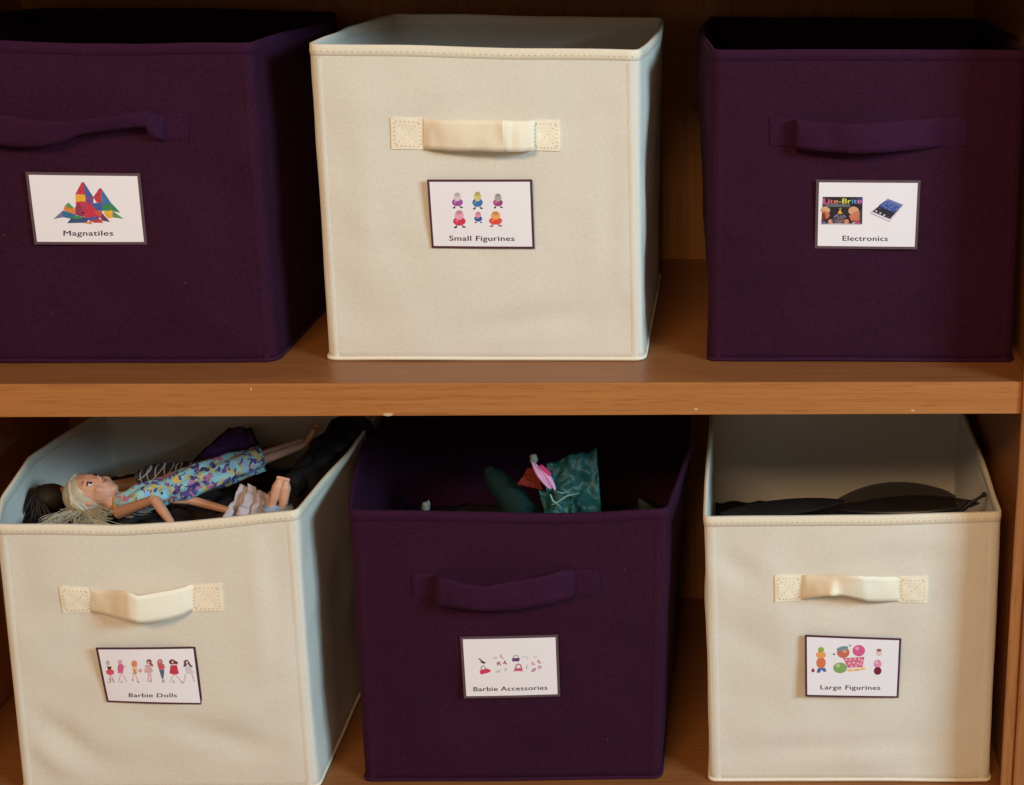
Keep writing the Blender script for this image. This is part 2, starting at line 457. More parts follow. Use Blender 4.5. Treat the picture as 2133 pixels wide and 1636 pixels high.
class Card:
    def __init__(s, b, r, quad, art_quad, offs, bow, border, bw):
        # quad: corner (X, Z) tl tr br bl on the bin front; art_quad: the same corners in the drawing's own units
        s.b = b; s.aq = art_quad; s.r = r
        s.c = [b.on(X, Z, .0012+o*.001, False)+Vector((0, -.0009, 0)) for (X, Z), o in zip(quad, offs)]
        s.bow = bow
        mb = MB(); n = 14
        s.slab(mb, 0, 1, 0, 1, 0, .0005)
        s.o = set_o(mb.build('label_card', border, r), r)
        mb = MB(); s.slab(mb, bw[0], 1-bw[0], bw[1], 1-bw[1], .0001, .0001)
        mb.build('card_face', PAPER, s.o)
        s.pic = MB(); s.k = 0
    def C(s, a, c, off):
        p = (s.c[0]*(1-a)+s.c[1]*a)*(1-c)+(s.c[3]*(1-a)+s.c[2]*a)*c
        o = s.bow[0]*math.sin(math.pi*a)+s.bow[1]*math.sin(math.pi*c)
        p = p+Vector((0, -1, 0))*(off+o*.001)
        p.z += s.bow[2]*.001*math.sin(math.pi*a) if len(s.bow) > 2 else 0
        return p
    def slab(s, mb, a0, a1, c0, c1, off, th, n=12):
        rows = [[s.C(a0+(a1-a0)*i/n, c0+(c1-c0)*j/n, off) for i in range(n+1)] for j in range(n+1)]
        mb.grid(rows, flip=True)
        e = [(i/n, 0) for i in range(n)]+[(1, j/n) for j in range(n)]+[(1-i/n, 1) for i in range(n)]+[(0, 1-j/n) for j in range(n)]
        e = [(a0+(a1-a0)*x, c0+(c1-c0)*y) for x, y in e]
        mb.grid([[s.C(a, c, off) for a, c in e], [s.C(a, c, off-th) for a, c in e]], closed=True)
    def poly(s, pts, col):
        s.k += 1
        t = tessellate_polygon([[Vector((x, y, 0)) for x, y in pts]])
        P = [s.C(*inv_bil(s.aq, p), .0002+s.k*.000004) for p in pts]
        s.pic.add(P, [tuple(f) for f in t], 0, lin(col))
    def ell(s, cx, cy, rx, ry, col, n=14, rot=0):
        ca, sa = math.cos(rot), math.sin(rot)
        s.poly([(cx+rx*math.cos(q)*ca-ry*math.sin(q)*sa, cy+rx*math.cos(q)*sa+ry*math.sin(q)*ca) for q in [2*math.pi*k/n for k in range(n)]], col)
    def line(s, pts, w, col):
        L_ = []; R_ = []
        for i, p in enumerate(pts):
            a = pts[max(i-1, 0)]; b_ = pts[min(i+1, len(pts)-1)]
            d = math.hypot(b_[0]-a[0], b_[1]-a[1]) or 1; nx, ny = -(b_[1]-a[1])/d, (b_[0]-a[0])/d
            L_.append((p[0]+nx*w/2, p[1]+ny*w/2)); R_.append((p[0]-nx*w/2, p[1]-ny*w/2))
        s.poly(L_+R_[::-1], col)
    def text(s, word, x0, x1, base0, base1, cap, cols=None, bold=.010, picture=False, space=1.06):
        cu = bpy.data.curves.new('lettering', 'FONT'); cu.body = word; cu.size = 1; cu.offset = 0; cu.space_character = space
        cu.fill_mode = 'FRONT'; cu.resolution_u = 3
        to = bpy.data.objects.new('lettering', cu); C.objects.link(to)
        dg = bpy.context.evaluated_depsgraph_get(); me = bpy.data.meshes.new_from_object(to.evaluated_get(dg))
        vs = [v.co.copy() for v in me.vertices]; fs = [tuple(p.vertices) for p in me.polygons]
        bpy.data.objects.remove(to); bpy.data.curves.remove(cu); bpy.data.meshes.remove(me)
        mnx = min(v.x for v in vs); mxx = max(v.x for v in vs); k = cap/.72
        mb = MB(); reps = ((0, 0), (.016, .008), (.032, -.006), (.048, 0)) if not picture else ((0, 0), (.02, 0), (.05, .01))
        for ri, (ddx, ddy) in enumerate(reps):
            out = []
            for v in vs:
                t = (v.x-mnx)/(mxx-mnx); X = x0+(x1-x0)*t+(ddx-.018)*k; Y = base0+(base1-base0)*t - (v.y+ddy)*k
                out.append(s.C(*inv_bil(s.aq, (X, Y)), (.0003+(s.k+3)*.000004 if picture else .0002)+ri*.000006))
            if picture:
                for f in fs:
                    t = sum((vs[i].x-mnx)/(mxx-mnx) for i in f)/len(f)
                    s.pic.add([out[i] for i in f], [tuple(range(len(f)))], 0, lin(cols[min(int(t*len(cols)), len(cols)-1)]))
            else: mb.add(out, fs)
        if not picture: mb.build('lettering', INKT, s.o, smooth=False)
    def done(s):
        if s.pic.v: s.pic.build('picture', INK, s.o, smooth=False)

# ------------------------------------------------------------------ upper left bin (purple)
U1 = Bin('U1', 0, [(-0.4561, 0.2757), (-0.4274, 0.2767), (-0.3703, 0.2753), (-0.3128, 0.2750), (-0.2548, 0.2763), (-0.2269, 0.2770)],
         [(-.226,.145), (-.214,.237), (-.229,.318)], [(-.336,.335), (-.525,.335)], [(-.54,.28), (-.53,.18)],
         (-.487, .050, -.226, .052), [(.35,.62,.3,.07,.1,-.9), (.75,.3,.12,.3,.2,.7)], rad=.011)
U2 = Bin('U2', 0, [(-0.1821, 0.2750), (-0.1000, 0.2753), (-0.0015, 0.2742), (0.0910, 0.2730)],
         [(.098,.105), (.103,.18), (.1015,.22), (.099,.302)], [(-.171,.312)], [(-.186,.19), (-.184,.175)],
         (-.184, .056, .0915, .054), [(.62,.13,.22,.035,.12,-1.6), (.75,.78,.12,.05,.3,-1.3), (.15,.55,.05,.3,0,.9), (.3,.72,.2,.05,-.2,-1.0), (.9,.45,.03,.3,0,-.7)], rad=.008, bow=.005)
U3 = Bin('U3', 0, [(0.1510, 0.2747), (0.2379, 0.2755), (0.3389, 0.2760), (0.4162, 0.2763)],
         [(.4225,.109), (.4235,.25), (.416,.318)], [(.146,.314)], [(.137,.174), (.145,.106)],
         (.148, .052, .4175, .049), [(.10,.22,.12,.04,.5,-1.1), (.3,.35,.25,.06,-.3,.8), (.12,.30,.1,.03,.6,1.0)], rad=.006)
L1 = Bin('L1', ZL, [(-0.4771, -0.1474), (-0.4303, -0.1473), (-0.3686, -0.1487), (-0.3145, -0.1459), (-0.2642, -0.1407), (-0.2138, -0.1351)],
         [(-.212,.114), (-.205,.181), (-.202,.30)], [(-.49,.302)], [(-.509,.172), (-.506,.16), (-.494,.089)],
         (-.484, .042, -.214, .040), [(.18,.20,.14,.035,-.75,-2.4), (.12,.12,.1,.03,-.8,1.5), (.66,.22,.2,.045,-.35,-2.2), (.8,.3,.15,.05,.6,1.2), (.3,.7,.25,.05,.1,-1.0), (.85,.75,.03,.25,0,1.2)], rad=.007, bow=.006)
L2 = Bin('L2', ZL, [(-0.1724, -0.1398), (-0.0982, -0.1408), (-0.0217, -0.1423), (0.0509, -0.1419), (0.1119, -0.1391)],
         [(.119,.101), (.1285,.185), (.125,.30)], [(-.19,.302)], [(-.196,.195), (-.186,.116)],
         (-.174, .048, .103, .046), [(.3,.3,.25,.06,.4,-1.0), (.7,.65,.2,.05,-.4,1.0)], rad=.007)
L3 = Bin('L3', ZL, [(0.1440, -0.1443), (0.2015, -0.1433), (0.3095, -0.1413), (0.4117, -0.1379)],
         [(.413,.076), (.4165,.152), (.4175,.30)], [(.147,.302)], [(.145,.167), (.144,.112)],
         (.1495, .041, .4145, .034), [(.5,.14,.35,.03,.05,-1.5), (.25,.65,.05,.25,.2,.9), (.12,.8,.12,.04,-.5,-1.6), (.2,.5,.2,.05,-.7,-.9), (.7,.85,.2,.04,0,-.9)])

r1 = build_bin(U1, True, 'purple fabric bin at the upper left, colourful building tiles pictured on its card')
build_handle(U1, r1, True, [(-0.3004, 0.2168, 0.9, -0.3023, 0.1958, 0.9), (-0.3030, 0.2179, 5.0, -0.3045, 0.1971, 6.0), (-0.3084, 0.2215, 12.0, -0.3109, 0.2031, 10.0), (-0.3122, 0.2222, 14.0, -0.3142, 0.2091, 12.0), (-0.3355, 0.2190, 17.0, -0.3384, 0.2063, 13.0), (-0.3600, 0.2155, 16.0, -0.3630, 0.2028, 12.0), (-0.3801, 0.2140, 15.0, -0.3834, 0.1954, 12.0), (-0.4046, 0.2146, 13.0, -0.4082, 0.1915, 11.0), (-0.4289, 0.2185, 11.0, -0.4329, 0.1921, 9.0), (-0.4429, 0.2175, 6.0, -0.4458, 0.1939, 6.0), (-0.4514, 0.2166, 0.9, -0.4540, 0.1945, 0.9)],
    [((-0.3007, 0.2170), (-0.2826, 0.2184), (-0.2835, 0.1953), (-0.3019, 0.1956)), ((-0.4749, 0.2163), (-0.4518, 0.2164), (-0.4537, 0.1943), (-0.4769, 0.1942))])
q = [(352,105),(1845,128),(1935,1058),(470,1055)]
c = Card(U1, r1, [(-0.4171, 0.1689), (-0.3244, 0.1679), (-0.3244, 0.1065), (-0.4169, 0.1065)], q, (1.6,1.2,.8,.8), (.5,.2), BORDER_GR, (.026,.038))
R_, B_, Y_, G_, O_, P_ = (200,60,75), (65,100,170), (240,180,60), (60,140,90), (225,140,70), (125,80,150)
for pts, col in [([(1090,235),(1118,238),(1135,400),(1005,395)], R_), ([(1118,238),(1240,430),(1215,530),(1140,500),(1130,390)], B_),
    ([(1140,420),(1245,430),(1235,545),(1150,520)], P_), ([(1320,315),(1345,320),(1345,505),(1285,505),(1240,430)], R_),
    ([(1345,320),(1478,518),(1370,545),(1340,505)], (70,120,175)), ([(1225,510),(1360,505),(1360,612),(1240,600)], B_),
    ([(1015,485),(1142,485),(1235,540),(1255,625),(1095,645),(1010,605)], (195,60,90)),
    ([(1008,400),(1135,400),(1138,486),(1012,490)], Y_), ([(1360,530),(1480,515),(1590,635),(1480,612),(1360,610)], G_),
    ([(1490,612),(1635,716),(1490,695)], (90,150,110)), ([(1365,622),(1482,602),(1492,700),(1430,712)], Y_),
    ([(915,500),(990,572),(930,582),(872,542)], (90,150,100)), ([(870,540),(930,578),(1005,570),(1008,662),(930,650),(853,592)], O_),
    ([(720,716),(840,608),(860,692)], (120,120,165)), ([(843,603),(1010,660),(1040,720),(900,705),(840,690)], (55,110,160)),
    ([(1005,560),(1050,510),(1115,590),(1110,695),(1010,662)], (150,60,90)), ([(1100,560),(1230,560),(1360,640),(1360,705),(1140,705),(1098,665)], (200,55,80)),
    ([(1250,610),(1350,610),(1350,690),(1280,660)], (205,90,70)),
    ([(900,772),(955,700),(1120,692),(1180,720),(1150,764)], (60,85,130)), ([(960,680),(1050,675),(1100,700),(990,722)], G_),
    ([(1150,702),(1290,682),(1315,718),(1190,740)], (75,90,170)), ([(1190,742),(1320,716),(1372,768),(1250,766)], R_),
    ([(1095,768),(1210,748),(1222,786)], O_), ([(1350,635),(1458,757),(1340,735)], (110,60,100)), ([(1100,620),(1125,630),(1110,660),(1095,650)], (60,30,70))]:
    c.poly(pts, col)
c.text('Magnatiles', 850, 1494, 937, 937, 70); c.done()

# ------------------------------------------------------------------ upper middle bin (ivory)
r2 = build_bin(U2, False, 'ivory fabric bin in the middle of the upper shelf between two purple bins')
build_handle(U2, r2, False, [(-0.0902, 0.2148, 0.9, -0.0914, 0.1882, 0.9), (-0.0802, 0.2148, 5.0, -0.0814, 0.1887, 5.0), (-0.0655, 0.2156, 9.0, -0.0667, 0.1887, 9.0), (-0.0452, 0.2159, 12.0, -0.0463, 0.1890, 12.0), (-0.0249, 0.2161, 15.0, -0.0259, 0.1893, 15.0), (-0.0202, 0.2161, 15.0, -0.0211, 0.1894, 15.0), (-0.0142, 0.2154, 13.0, -0.0149, 0.1892, 14.0), (-0.0058, 0.2151, 11.0, -0.0065, 0.1892, 12.0), (0.0009, 0.2148, 8.0, 0.0003, 0.1891, 9.0), (0.0025, 0.2145, 5.0, 0.0017, 0.1887, 5.0), (0.0013, 0.2136, 2.0, 0.0005, 0.1885, 2.0), (-0.0013, 0.2133, 0.9, -0.0020, 0.1883, 0.9)],
    [((-0.1173, 0.2153), (-0.0904, 0.2146), (-0.0904, 0.1880), (-0.1180, 0.1883)), ((-0.0002, 0.2136), (0.0231, 0.2133), (0.0232, 0.1874), (-0.0002, 0.1881))])
q = [(168,180),(1888,185),(1930,1328),(235,1315)]
c = Card(U2, r2, [(-0.0888, 0.1632), (-0.0010, 0.1634), (-0.0007, 0.1024), (-0.0880, 0.1029)], q, (3.2,1.0,.6,1.2), (.3,.2), BORDER_DK, (.022,.032))
def peg(cx, top, bot, w, body, head_=(226,196,160), feet=(70,45,60)):
    h_ = bot-top; c.line([(cx-w*.22, bot-h_*.12), (cx-w*.30, bot)], w*.10, feet); c.line([(cx+w*.22, bot-h_*.12), (cx+w*.34, bot-h_*.02)], w*.10, feet)
    c.ell(cx-w*.32, bot-2, w*.13, h_*.045, feet); c.ell(cx+w*.38, bot-h_*.03, w*.13, h_*.045, feet)
    c.ell(cx, bot-h_*.36, w*.5, h_*.25, body, rot=0); c.ell(cx-w*.22, bot-h_*.38, w*.09, h_*.09, tuple(min(255, k_+50) for k_ in body))
    c.ell(cx, top+h_*.30, w*.34, h_*.28, head_); c.ell(cx, top+h_*.14, w*.25, h_*.12, tuple(int(k_*.85) for k_ in head_))
for a_ in ((665,385,645,180,(165,80,165),(222,208,218)), (995,370,660,170,(55,120,185),(214,206,130)), (1330,405,645,160,(165,65,130),(178,172,170),(60,40,55)),
           (695,675,970,205,(215,55,85),(232,170,190)), (1005,700,890,130,(50,95,165),(230,150,185),(50,80,140)), (1290,695,950,215,(225,80,70),(240,170,95),(150,90,80))): peg(*a_)
c.text('Small Figurines', 527, 1597, 1190, 1195, 88); c.done()

# ------------------------------------------------------------------ upper right bin (purple)
r3 = build_bin(U3, True, 'purple fabric bin at the upper right, card showing a toy box and a tablet')
build_handle(U3, r3, True, [(0.2243, 0.2166, 0.9, 0.2247, 0.1930, 0.9), (0.2213, 0.2173, 5.0, 0.2216, 0.1926, 5.0), (0.2231, 0.2180, 10.0, 0.2234, 0.1927, 10.0), (0.2374, 0.2168, 13.0, 0.2379, 0.1920, 13.0), (0.2543, 0.2162, 14.0, 0.2548, 0.1910, 14.0), (0.2744, 0.2163, 15.0, 0.2750, 0.1907, 15.0), (0.3022, 0.2174, 11.0, 0.3030, 0.1914, 11.0), (0.3261, 0.2184, 5.0, 0.3270, 0.1927, 5.0), (0.3451, 0.2192, 0.9, 0.3461, 0.1941, 0.9)],
    [((0.2000, 0.2179), (0.2243, 0.2176), (0.2247, 0.1933), (0.2006, 0.1935)), ((0.3452, 0.2193), (0.3665, 0.2198), (0.3680, 0.1945), (0.3462, 0.1939))])
q = [(168,195),(1942,200),(1888,1378),(140,1368)]
c = Card(U3, r3, [(0.2400, 0.1650), (0.3292, 0.1652), (0.3285, 0.1039), (0.2397, 0.1043)], q, (1.0,1.2,.8,1.0), (.3,.2), BORDER_GR, (.027,.038))
c.poly([(278,483),(955,483),(945,948),(250,948)], (38,30,42))
c.poly([(280,600),(740,605),(745,655),(275,650)], (105,105,120))
c.poly([(275,500),(330,490),(330,640),(275,640)], (120,50,90)); c.poly([(850,490),(955,488),(952,600),(860,600)], (70,60,120))
c.ell(320,710,82,60,(215,175,140)); c.poly([(265,720),(380,740),(398,800),(360,850),(270,870)], (205,115,85)); c.poly([(262,760),(310,755),(330,850),(262,900)], (120,55,45))
c.ell(405,905,38,42,(215,150,125)); c.poly([(252,900),(330,905),(325,948),(252,948)], (90,110,150))
c.ell(800,720,90,75,(220,165,130)); c.ell(860,810,88,85,(200,125,95)); c.poly([(720,800),(800,780),(820,880),(760,890)], (220,120,90)); c.poly([(905,720),(950,680),(948,900),(900,860)], (70,55,45))
c.ell(680,900,42,38,(225,140,115)); c.poly([(815,890),(900,870),(925,945),(820,945)], (165,75,110)); c.ell(800,920,25,15,(190,180,190))
c.poly([(430,890),(480,780),(660,780),(650,890),(600,925),(480,925)], (70,70,85))
c.line([(470,830),(520,780),(545,860),(575,800),(600,870),(640,790),(665,830)], 16, (150,150,165)); c.line([(480,880),(560,915),(650,880)], 14, (140,130,140))
c.ell(565,870,52,32,(125,85,80)); c.poly([(570,690),(612,768),(528,768)], (240,180,70)); c.line([(550,680),(600,680)], 8, (190,170,80)); c.line([(575,665),(575,700)], 8, (190,170,80))
c.poly([(240,945),(520,925),(945,940),(945,952),(240,952)], (180,165,170))
c.text('Lite-Brite', 286, 935, 597, 590, 88, [(225,110,170),(230,120,160),(225,110,110),(230,160,120),(225,200,120),(230,230,90),(200,225,90),(90,150,200),(100,160,225),(230,120,180)], bold=.05, picture=True, space=1.0)
c.poly([(1380,503),(1652,612),(1640,628),(1412,905),(1080,757),(1090,740)], (188,176,200)); c.poly([(1380,505),(1650,612),(1412,892),(1085,745)], (232,222,238))
c.poly([(1382,512),(1642,612),(1418,858),(1118,728)], (38,38,58)); c.poly([(1382,512),(1642,612),(1560,702),(1260,610)], (120,135,185))
c.poly([(1340,545),(1590,640),(1500,745),(1270,650),(1225,625)], (65,90,165)); c.poly([(1400,530),(1600,608),(1560,640),(1370,560)], (105,120,180))
for (x, y) in ((1345,590),(1410,600),(1480,630),(1345,665),(1440,660),(1530,690),(1310,620),(1400,690)): c.ell(x, y, 12, 9, (150,170,225))
for (x, y) in ((1185,722),(1255,755),(1322,790)): c.ell(x, y, 20, 17, (195,195,195))
for (x, y) in ((1390,820),(1240,680)): c.ell(x, y, 18, 12, (85,85,105))
c.text('Electronics', 614, 1382, 1232, 1234, 90); c.done()

# ------------------------------------------------------------------ lower left bin (ivory)
r4 = build_bin(L1, False, 'ivory fabric bin at the lower left, open and filled with dolls')
build_handle(L1, r4, False, [(-0.4002, -0.2074, 0.9, -0.4028, -0.2320, 0.9), (-0.3914, -0.2068, 4.0, -0.3929, -0.2301, 6.0), (-0.3782, -0.2046, 9.0, -0.3790, -0.2295, 13.0), (-0.3637, -0.2002, 19.0, -0.3665, -0.2286, 19.0), (-0.3539, -0.1998, 24.0, -0.3565, -0.2277, 24.0), (-0.3472, -0.2028, 23.0, -0.3497, -0.2293, 23.0), (-0.3327, -0.2040, 16.0, -0.3352, -0.2316, 16.0), (-0.3200, -0.2051, 8.0, -0.3224, -0.2317, 8.0), (-0.3126, -0.2047, 2.0, -0.3144, -0.2299, 3.0), (-0.3101, -0.2051, 0.9, -0.3123, -0.2301, 0.9)],
    [((-0.4262, -0.2053), (-0.3994, -0.2079), (-0.4007, -0.2325), (-0.4266, -0.2322)), ((-0.3126, -0.2060), (-0.2847, -0.2039), (-0.2845, -0.2303), (-0.3135, -0.2309))])
q = [(105,220),(1855,235),(1992,1262),(285,1210)]
c = Card(L1, r4, [(-0.3991, -0.2637), (-0.3126, -0.2656), (-0.3108, -0.3243), (-0.3959, -0.3200)], q, (4.2,1.0,.8,2.0), (2.2,.3,1.0), BORDER_DK, (.024,.032))
SK = (228,198,204)
def legs(x, y0, spread, y1, col=SK, w=17):
    c.line([(x-14, y0), (x-spread*.6, y1)], w, col); c.line([(x+14, y0), (x+spread, y1)], w, col)
c.ell(325,490,34,50,(205,180,190)); legs(370,700,45,840); c.poly([(300,690),(288,640),(330,605),(400,605),(440,650),(425,690),(370,712)], (225,85,105)); c.poly([(305,550),(345,560),(392,550),(380,600),(330,612)], (70,25,40))
c.line([(365,760),(370,850)], 14, (170,140,150)); c.line([(400,760),(435,850)], 14, (170,140,150)); c.line([(340,850),(310,855)], 14, (175,145,155))
legs(570,680,90,840); c.ell(545,475,38,42,(212,175,190)); c.poly([(500,560),(530,505),(600,520),(612,580),(590,675),(505,675)], (215,105,155)); c.line([(610,540),(655,580)], 14, SK); c.ell(568,835,14,18,(190,165,175))
legs(800,690,60,800); c.ell(800,510,52,62,(222,145,100)); c.poly([(765,560),(845,560),(855,685),(770,685)], (240,205,180)); c.line([(800,600),(810,670)], 24, (190,120,80)); c.line([(770,685),(840,672)], 12, (175,130,90)); c.ell(905,630,34,36,(222,175,180)); c.line([(775,785),(772,820)], 14, (90,80,100)); c.line([(850,810),(878,850)], 14, (80,75,100))
legs(1065,665,35,830,(225,185,190),22); c.ell(1060,475,46,44,(130,65,75)); c.poly([(1060,450),(1125,520),(1135,560),(1080,545)], (150,75,80)); c.ell(1052,490,18,24,(235,200,195)); c.poly([(1000,530),(1085,530),(1130,650),(1095,672),(975,665),(985,620)], (222,178,188)); c.ell(1085,825,30,16,(200,180,190))
c.ell(1250,485,46,54,(190,100,95)); c.poly([(1205,520),(1320,520),(1332,580),(1310,620),(1240,625)], (205,90,105)); c.poly([(1238,622),(1328,622),(1310,780),(1285,780)], (85,105,130)); c.ell(1250,480,18,22,(230,180,175)); c.line([(1325,600),(1350,560)], 13, SK); c.ell(1308,822,22,34,(200,170,175))
legs(1500,705,135,850,SK,16); c.ell(1460,485,52,46,(100,50,60)); c.poly([(1470,445),(1560,490),(1550,530),(1480,520)], (110,52,58)); c.ell(1468,488,18,25,(235,190,190)); c.poly([(1435,545),(1540,540),(1578,695),(1500,712),(1418,685)], (205,60,80)); c.ell(1638,855,20,15,(165,150,165)); c.ell(1488,835,12,26,(190,170,180))
c.line([(1695,700),(1670,850)], 18, (222,205,212)); c.line([(1800,700),(1850,850)], 18, (222,205,212)); c.ell(1705,495,46,42,(110,80,90)); c.poly([(1650,560),(1690,500),(1720,520),(1690,580)], (95,60,70)); c.line([(1740,500),(1770,560),(1808,572)], 30, (105,70,78)); c.ell(1715,500,17,24,(235,205,205)); c.poly([(1680,570),(1770,565),(1850,690),(1720,700)], (222,212,222)); c.line([(1700,625),(1745,622)], 10, (180,170,185))
c.text('Barbie Dolls', 694, 1540, 1112, 1118, 74); c.done()

# ------------------------------------------------------------------ lower middle bin (purple)
r5 = build_bin(L2, True, 'purple fabric bin in the middle of the lower shelf with a teal packet inside')
build_handle(L2, r5, True, [(-0.0943, -0.2001, 0.9, -0.0955, -0.2260, 0.9), (-0.0962, -0.1983, 6.0, -0.0975, -0.2260, 6.0), (-0.0926, -0.1966, 11.0, -0.0939, -0.2251, 11.0), (-0.0831, -0.1975, 14.0, -0.0843, -0.2254, 14.0), (-0.0658, -0.2012, 17.0, -0.0668, -0.2263, 17.0), (-0.0512, -0.2027, 18.0, -0.0522, -0.2273, 18.0), (-0.0292, -0.2002, 14.0, -0.0302, -0.2279, 14.0), (-0.0131, -0.1977, 13.0, -0.0140, -0.2258, 13.0), (-0.0025, -0.1960, 12.0, -0.0033, -0.2241, 12.0), (0.0143, -0.1931, 9.0, 0.0137, -0.2220, 10.0), (0.0238, -0.1931, 6.0, 0.0233, -0.2209, 7.0), (0.0276, -0.1964, 2.0, 0.0271, -0.2199, 2.0), (0.0279, -0.1975, 0.9, 0.0274, -0.2201, 0.9)],
    [((-0.1180, -0.1983), (-0.0949, -0.1997), (-0.0956, -0.2245), (-0.1188, -0.2233)), ((0.0266, -0.1961), (0.0495, -0.1963), (0.0499, -0.2222), (0.0264, -0.2220))])
q = [(162,225),(1903,178),(1942,1275),(230,1318)]
c = Card(L2, r5, [(-0.0779, -0.2625), (0.0109, -0.2609), (0.0113, -0.3244), (-0.0770, -0.3256)], q, (1.0,1.0,.8,1.0), (.4,.2), BORDER_GR, (.027,.038))
c.poly([(487,600),(512,594),(560,638),(620,668),(592,694),(518,660),(538,645)], (55,50,60))
c.line([(535,800),(540,755),(565,722),(595,735),(628,790)], 14, (150,110,120)); c.poly([(512,815),(560,790),(640,775),(690,790),(712,825),(660,850),(545,880),(515,860)], (215,60,105))
PK = (205,110,130); LP = (215,170,190); GY = (212,208,222)
c.poly([(818,655),(880,650),(882,668),(860,672),(906,720),(878,718),(850,690),(838,722),(820,718)], PK); c.poly([(955,630),(980,628),(965,655),(1000,690),(980,702),(945,672),(925,698),(920,690),(938,655)], (170,85,105))
c.poly([(870,540),(905,515),(897,545),(945,600),(920,598),(885,570)], (210,150,170))
c.ell(790,585,40,16,GY,rot=-.3); c.ell(840,825,45,22,GY,rot=-.4); c.ell(975,790,38,20,GY,rot=-.6)
c.line([(1098,600),(1120,550),(1155,532),(1190,545),(1212,600)], 14, (165,150,175)); c.poly([(1085,600),(1100,585),(1215,580),(1222,600),(1210,645),(1095,645)], (110,70,115))
c.line([(1145,780),(1160,715),(1195,688),(1235,705),(1262,775)], 22, (190,110,140)); c.poly([(1120,825),(1135,765),(1262,760),(1280,825),(1250,815),(1150,815)], (215,85,135))
c.line([(1260,580),(1310,550),(1370,570),(1350,610)], 18, GY); c.ell(1350,740,14,50,GY)
c.line([(1478,545),(1495,580),(1530,560)], 14, (205,185,205)); c.poly([(1435,650),(1465,645),(1470,680),(1510,705),(1450,710),(1432,690)], LP); c.poly([(1535,620),(1570,612),(1575,640),(1610,680),(1570,678),(1540,655)], (205,140,165))
c.ell(1580,745,38,34,(212,180,200),rot=-.5); c.ell(1475,795,50,26,(205,150,180),rot=-.7)
c.text('Barbie Accessories', 402, 1712, 1184, 1150, 80); c.done()

# ------------------------------------------------------------------ lower right bin (ivory)
r6 = build_bin(L3, False, 'ivory fabric bin at the lower right beside the cabinet side, dark plastic things inside')
build_handle(L3, r6, False, [(0.2330, -0.1999, 0.9, 0.2334, -0.2245, 0.9), (0.2384, -0.1979, 4.0, 0.2386, -0.2196, 8.0), (0.2495, -0.1956, 7.0, 0.2492, -0.2123, 17.0), (0.2587, -0.1931, 11.0, 0.2584, -0.2087, 21.0), (0.2670, -0.1907, 16.0, 0.2673, -0.2110, 18.0), (0.2829, -0.1887, 21.0, 0.2842, -0.2167, 14.0), (0.2931, -0.1930, 14.0, 0.2943, -0.2205, 10.0), (0.3107, -0.1978, 5.0, 0.3116, -0.2236, 4.0), (0.3204, -0.2003, 0.9, 0.3212, -0.2245, 0.9)],
    [((0.2082, -0.1997), (0.2330, -0.2002), (0.2330, -0.2253), (0.2089, -0.2257)), ((0.3197, -0.2003), (0.3473, -0.2001), (0.3474, -0.2267), (0.3214, -0.2254))])
q = [(225,158),(1935,228),(1885,1285),(235,1235)]
c = Card(L3, r6, [(0.2362, -0.2572), (0.3249, -0.2623), (0.3243, -0.3238), (0.2377, -0.3196)], q, (4.5,1.0,1.0,6.0), (.3,.2), BORDER_DK, (.022,.030))
c.ell(372,775,30,32,(165,60,80)); c.line([(372,745),(378,718)], 8, (150,70,90))
c.poly([(435,815),(455,735),(585,730),(610,795),(560,800),(520,760),(490,815)], (70,105,165)); c.ell(512,640,84,100,(220,120,85)); c.ell(512,500,88,62,(235,165,95)); c.ell(512,410,54,46,(150,180,80))
c.poly([(905,560),(1280,540),(1245,720),(985,730)], (215,105,140))
for (x, y) in ((960,590),(1030,585),(1110,575),(1190,580),(1235,610),(1010,650),(1090,640),(1165,650),(1215,670),(1055,700),(1130,695)): c.ell(x, y, 24, 22, (240,175,195))
c.ell(1180,430,112,100,(215,95,145)); c.ell(1150,390,40,30,(240,160,190)); c.ell(905,460,112,98,(205,110,90)); c.ell(890,390,105,36,(115,150,160), rot=-.2); c.ell(930,440,40,28,(225,165,140))
c.ell(850,730,122,95,(135,170,105)); c.ell(810,690,45,32,(180,205,150)); c.ell(1040,775,62,24,(240,200,150)); c.ell(1150,765,62,22,(240,190,130)); c.ell(1255,745,45,32,(240,210,140)); c.ell(742,490,22,18,(130,140,160)); c.ell(1026,340,18,15,(120,130,160))
c.ell(1540,470,46,58,(232,205,200)); c.ell(1540,425,44,26,(150,95,110)); c.ell(1515,665,68,75,(225,150,185)); c.ell(1515,790,68,70,(120,30,60)); c.ell(1495,640,24,30,(240,185,210))
c.text('Large Figurines', 502, 1560, 1108, 1130, 80); c.done()

# ------------------------------------------------------------------ what lies in the bins
SKIN = plain('doll_vinyl', (.62,.33,.22), .45, .4, var=.04, sss=.15)
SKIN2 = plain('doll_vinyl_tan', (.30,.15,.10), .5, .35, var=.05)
BLOND = plain('blond_fibre', (.50,.45,.34), .38, .5, var=.35, scale=300)
BRUNETTE = plain('dark_brown_fibre', (.020,.012,.008), .65, .4, var=.4, scale=300)
DENIM = plain('pale_denim', (.30,.38,.52), .85, .2, var=.25, scale=500)
BLACKCL = plain('black_cloth', (.012,.014,.018), .55, .4, var=.4, scale=90)
DARKCL = plain('dark_mixed_cloth', (.045,.028,.026), .9, .2, var=.7, scale=45)
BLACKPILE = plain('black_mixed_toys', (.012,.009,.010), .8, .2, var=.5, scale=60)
LAV = plain('pale_lavender_cloth', (.50,.44,.48), .8, .2, var=.12, scale=80)
PURCL = plain('violet_satin', (.13,.05,.22), .6, .3, var=.25, scale=60)
PUREDGE = plain('dark_plum_edging', (.02,.006,.014), .7)
TEAL = plain('teal_film', (.010,.075,.072), .45, .35, var=.5, scale=45, alpha=.88)
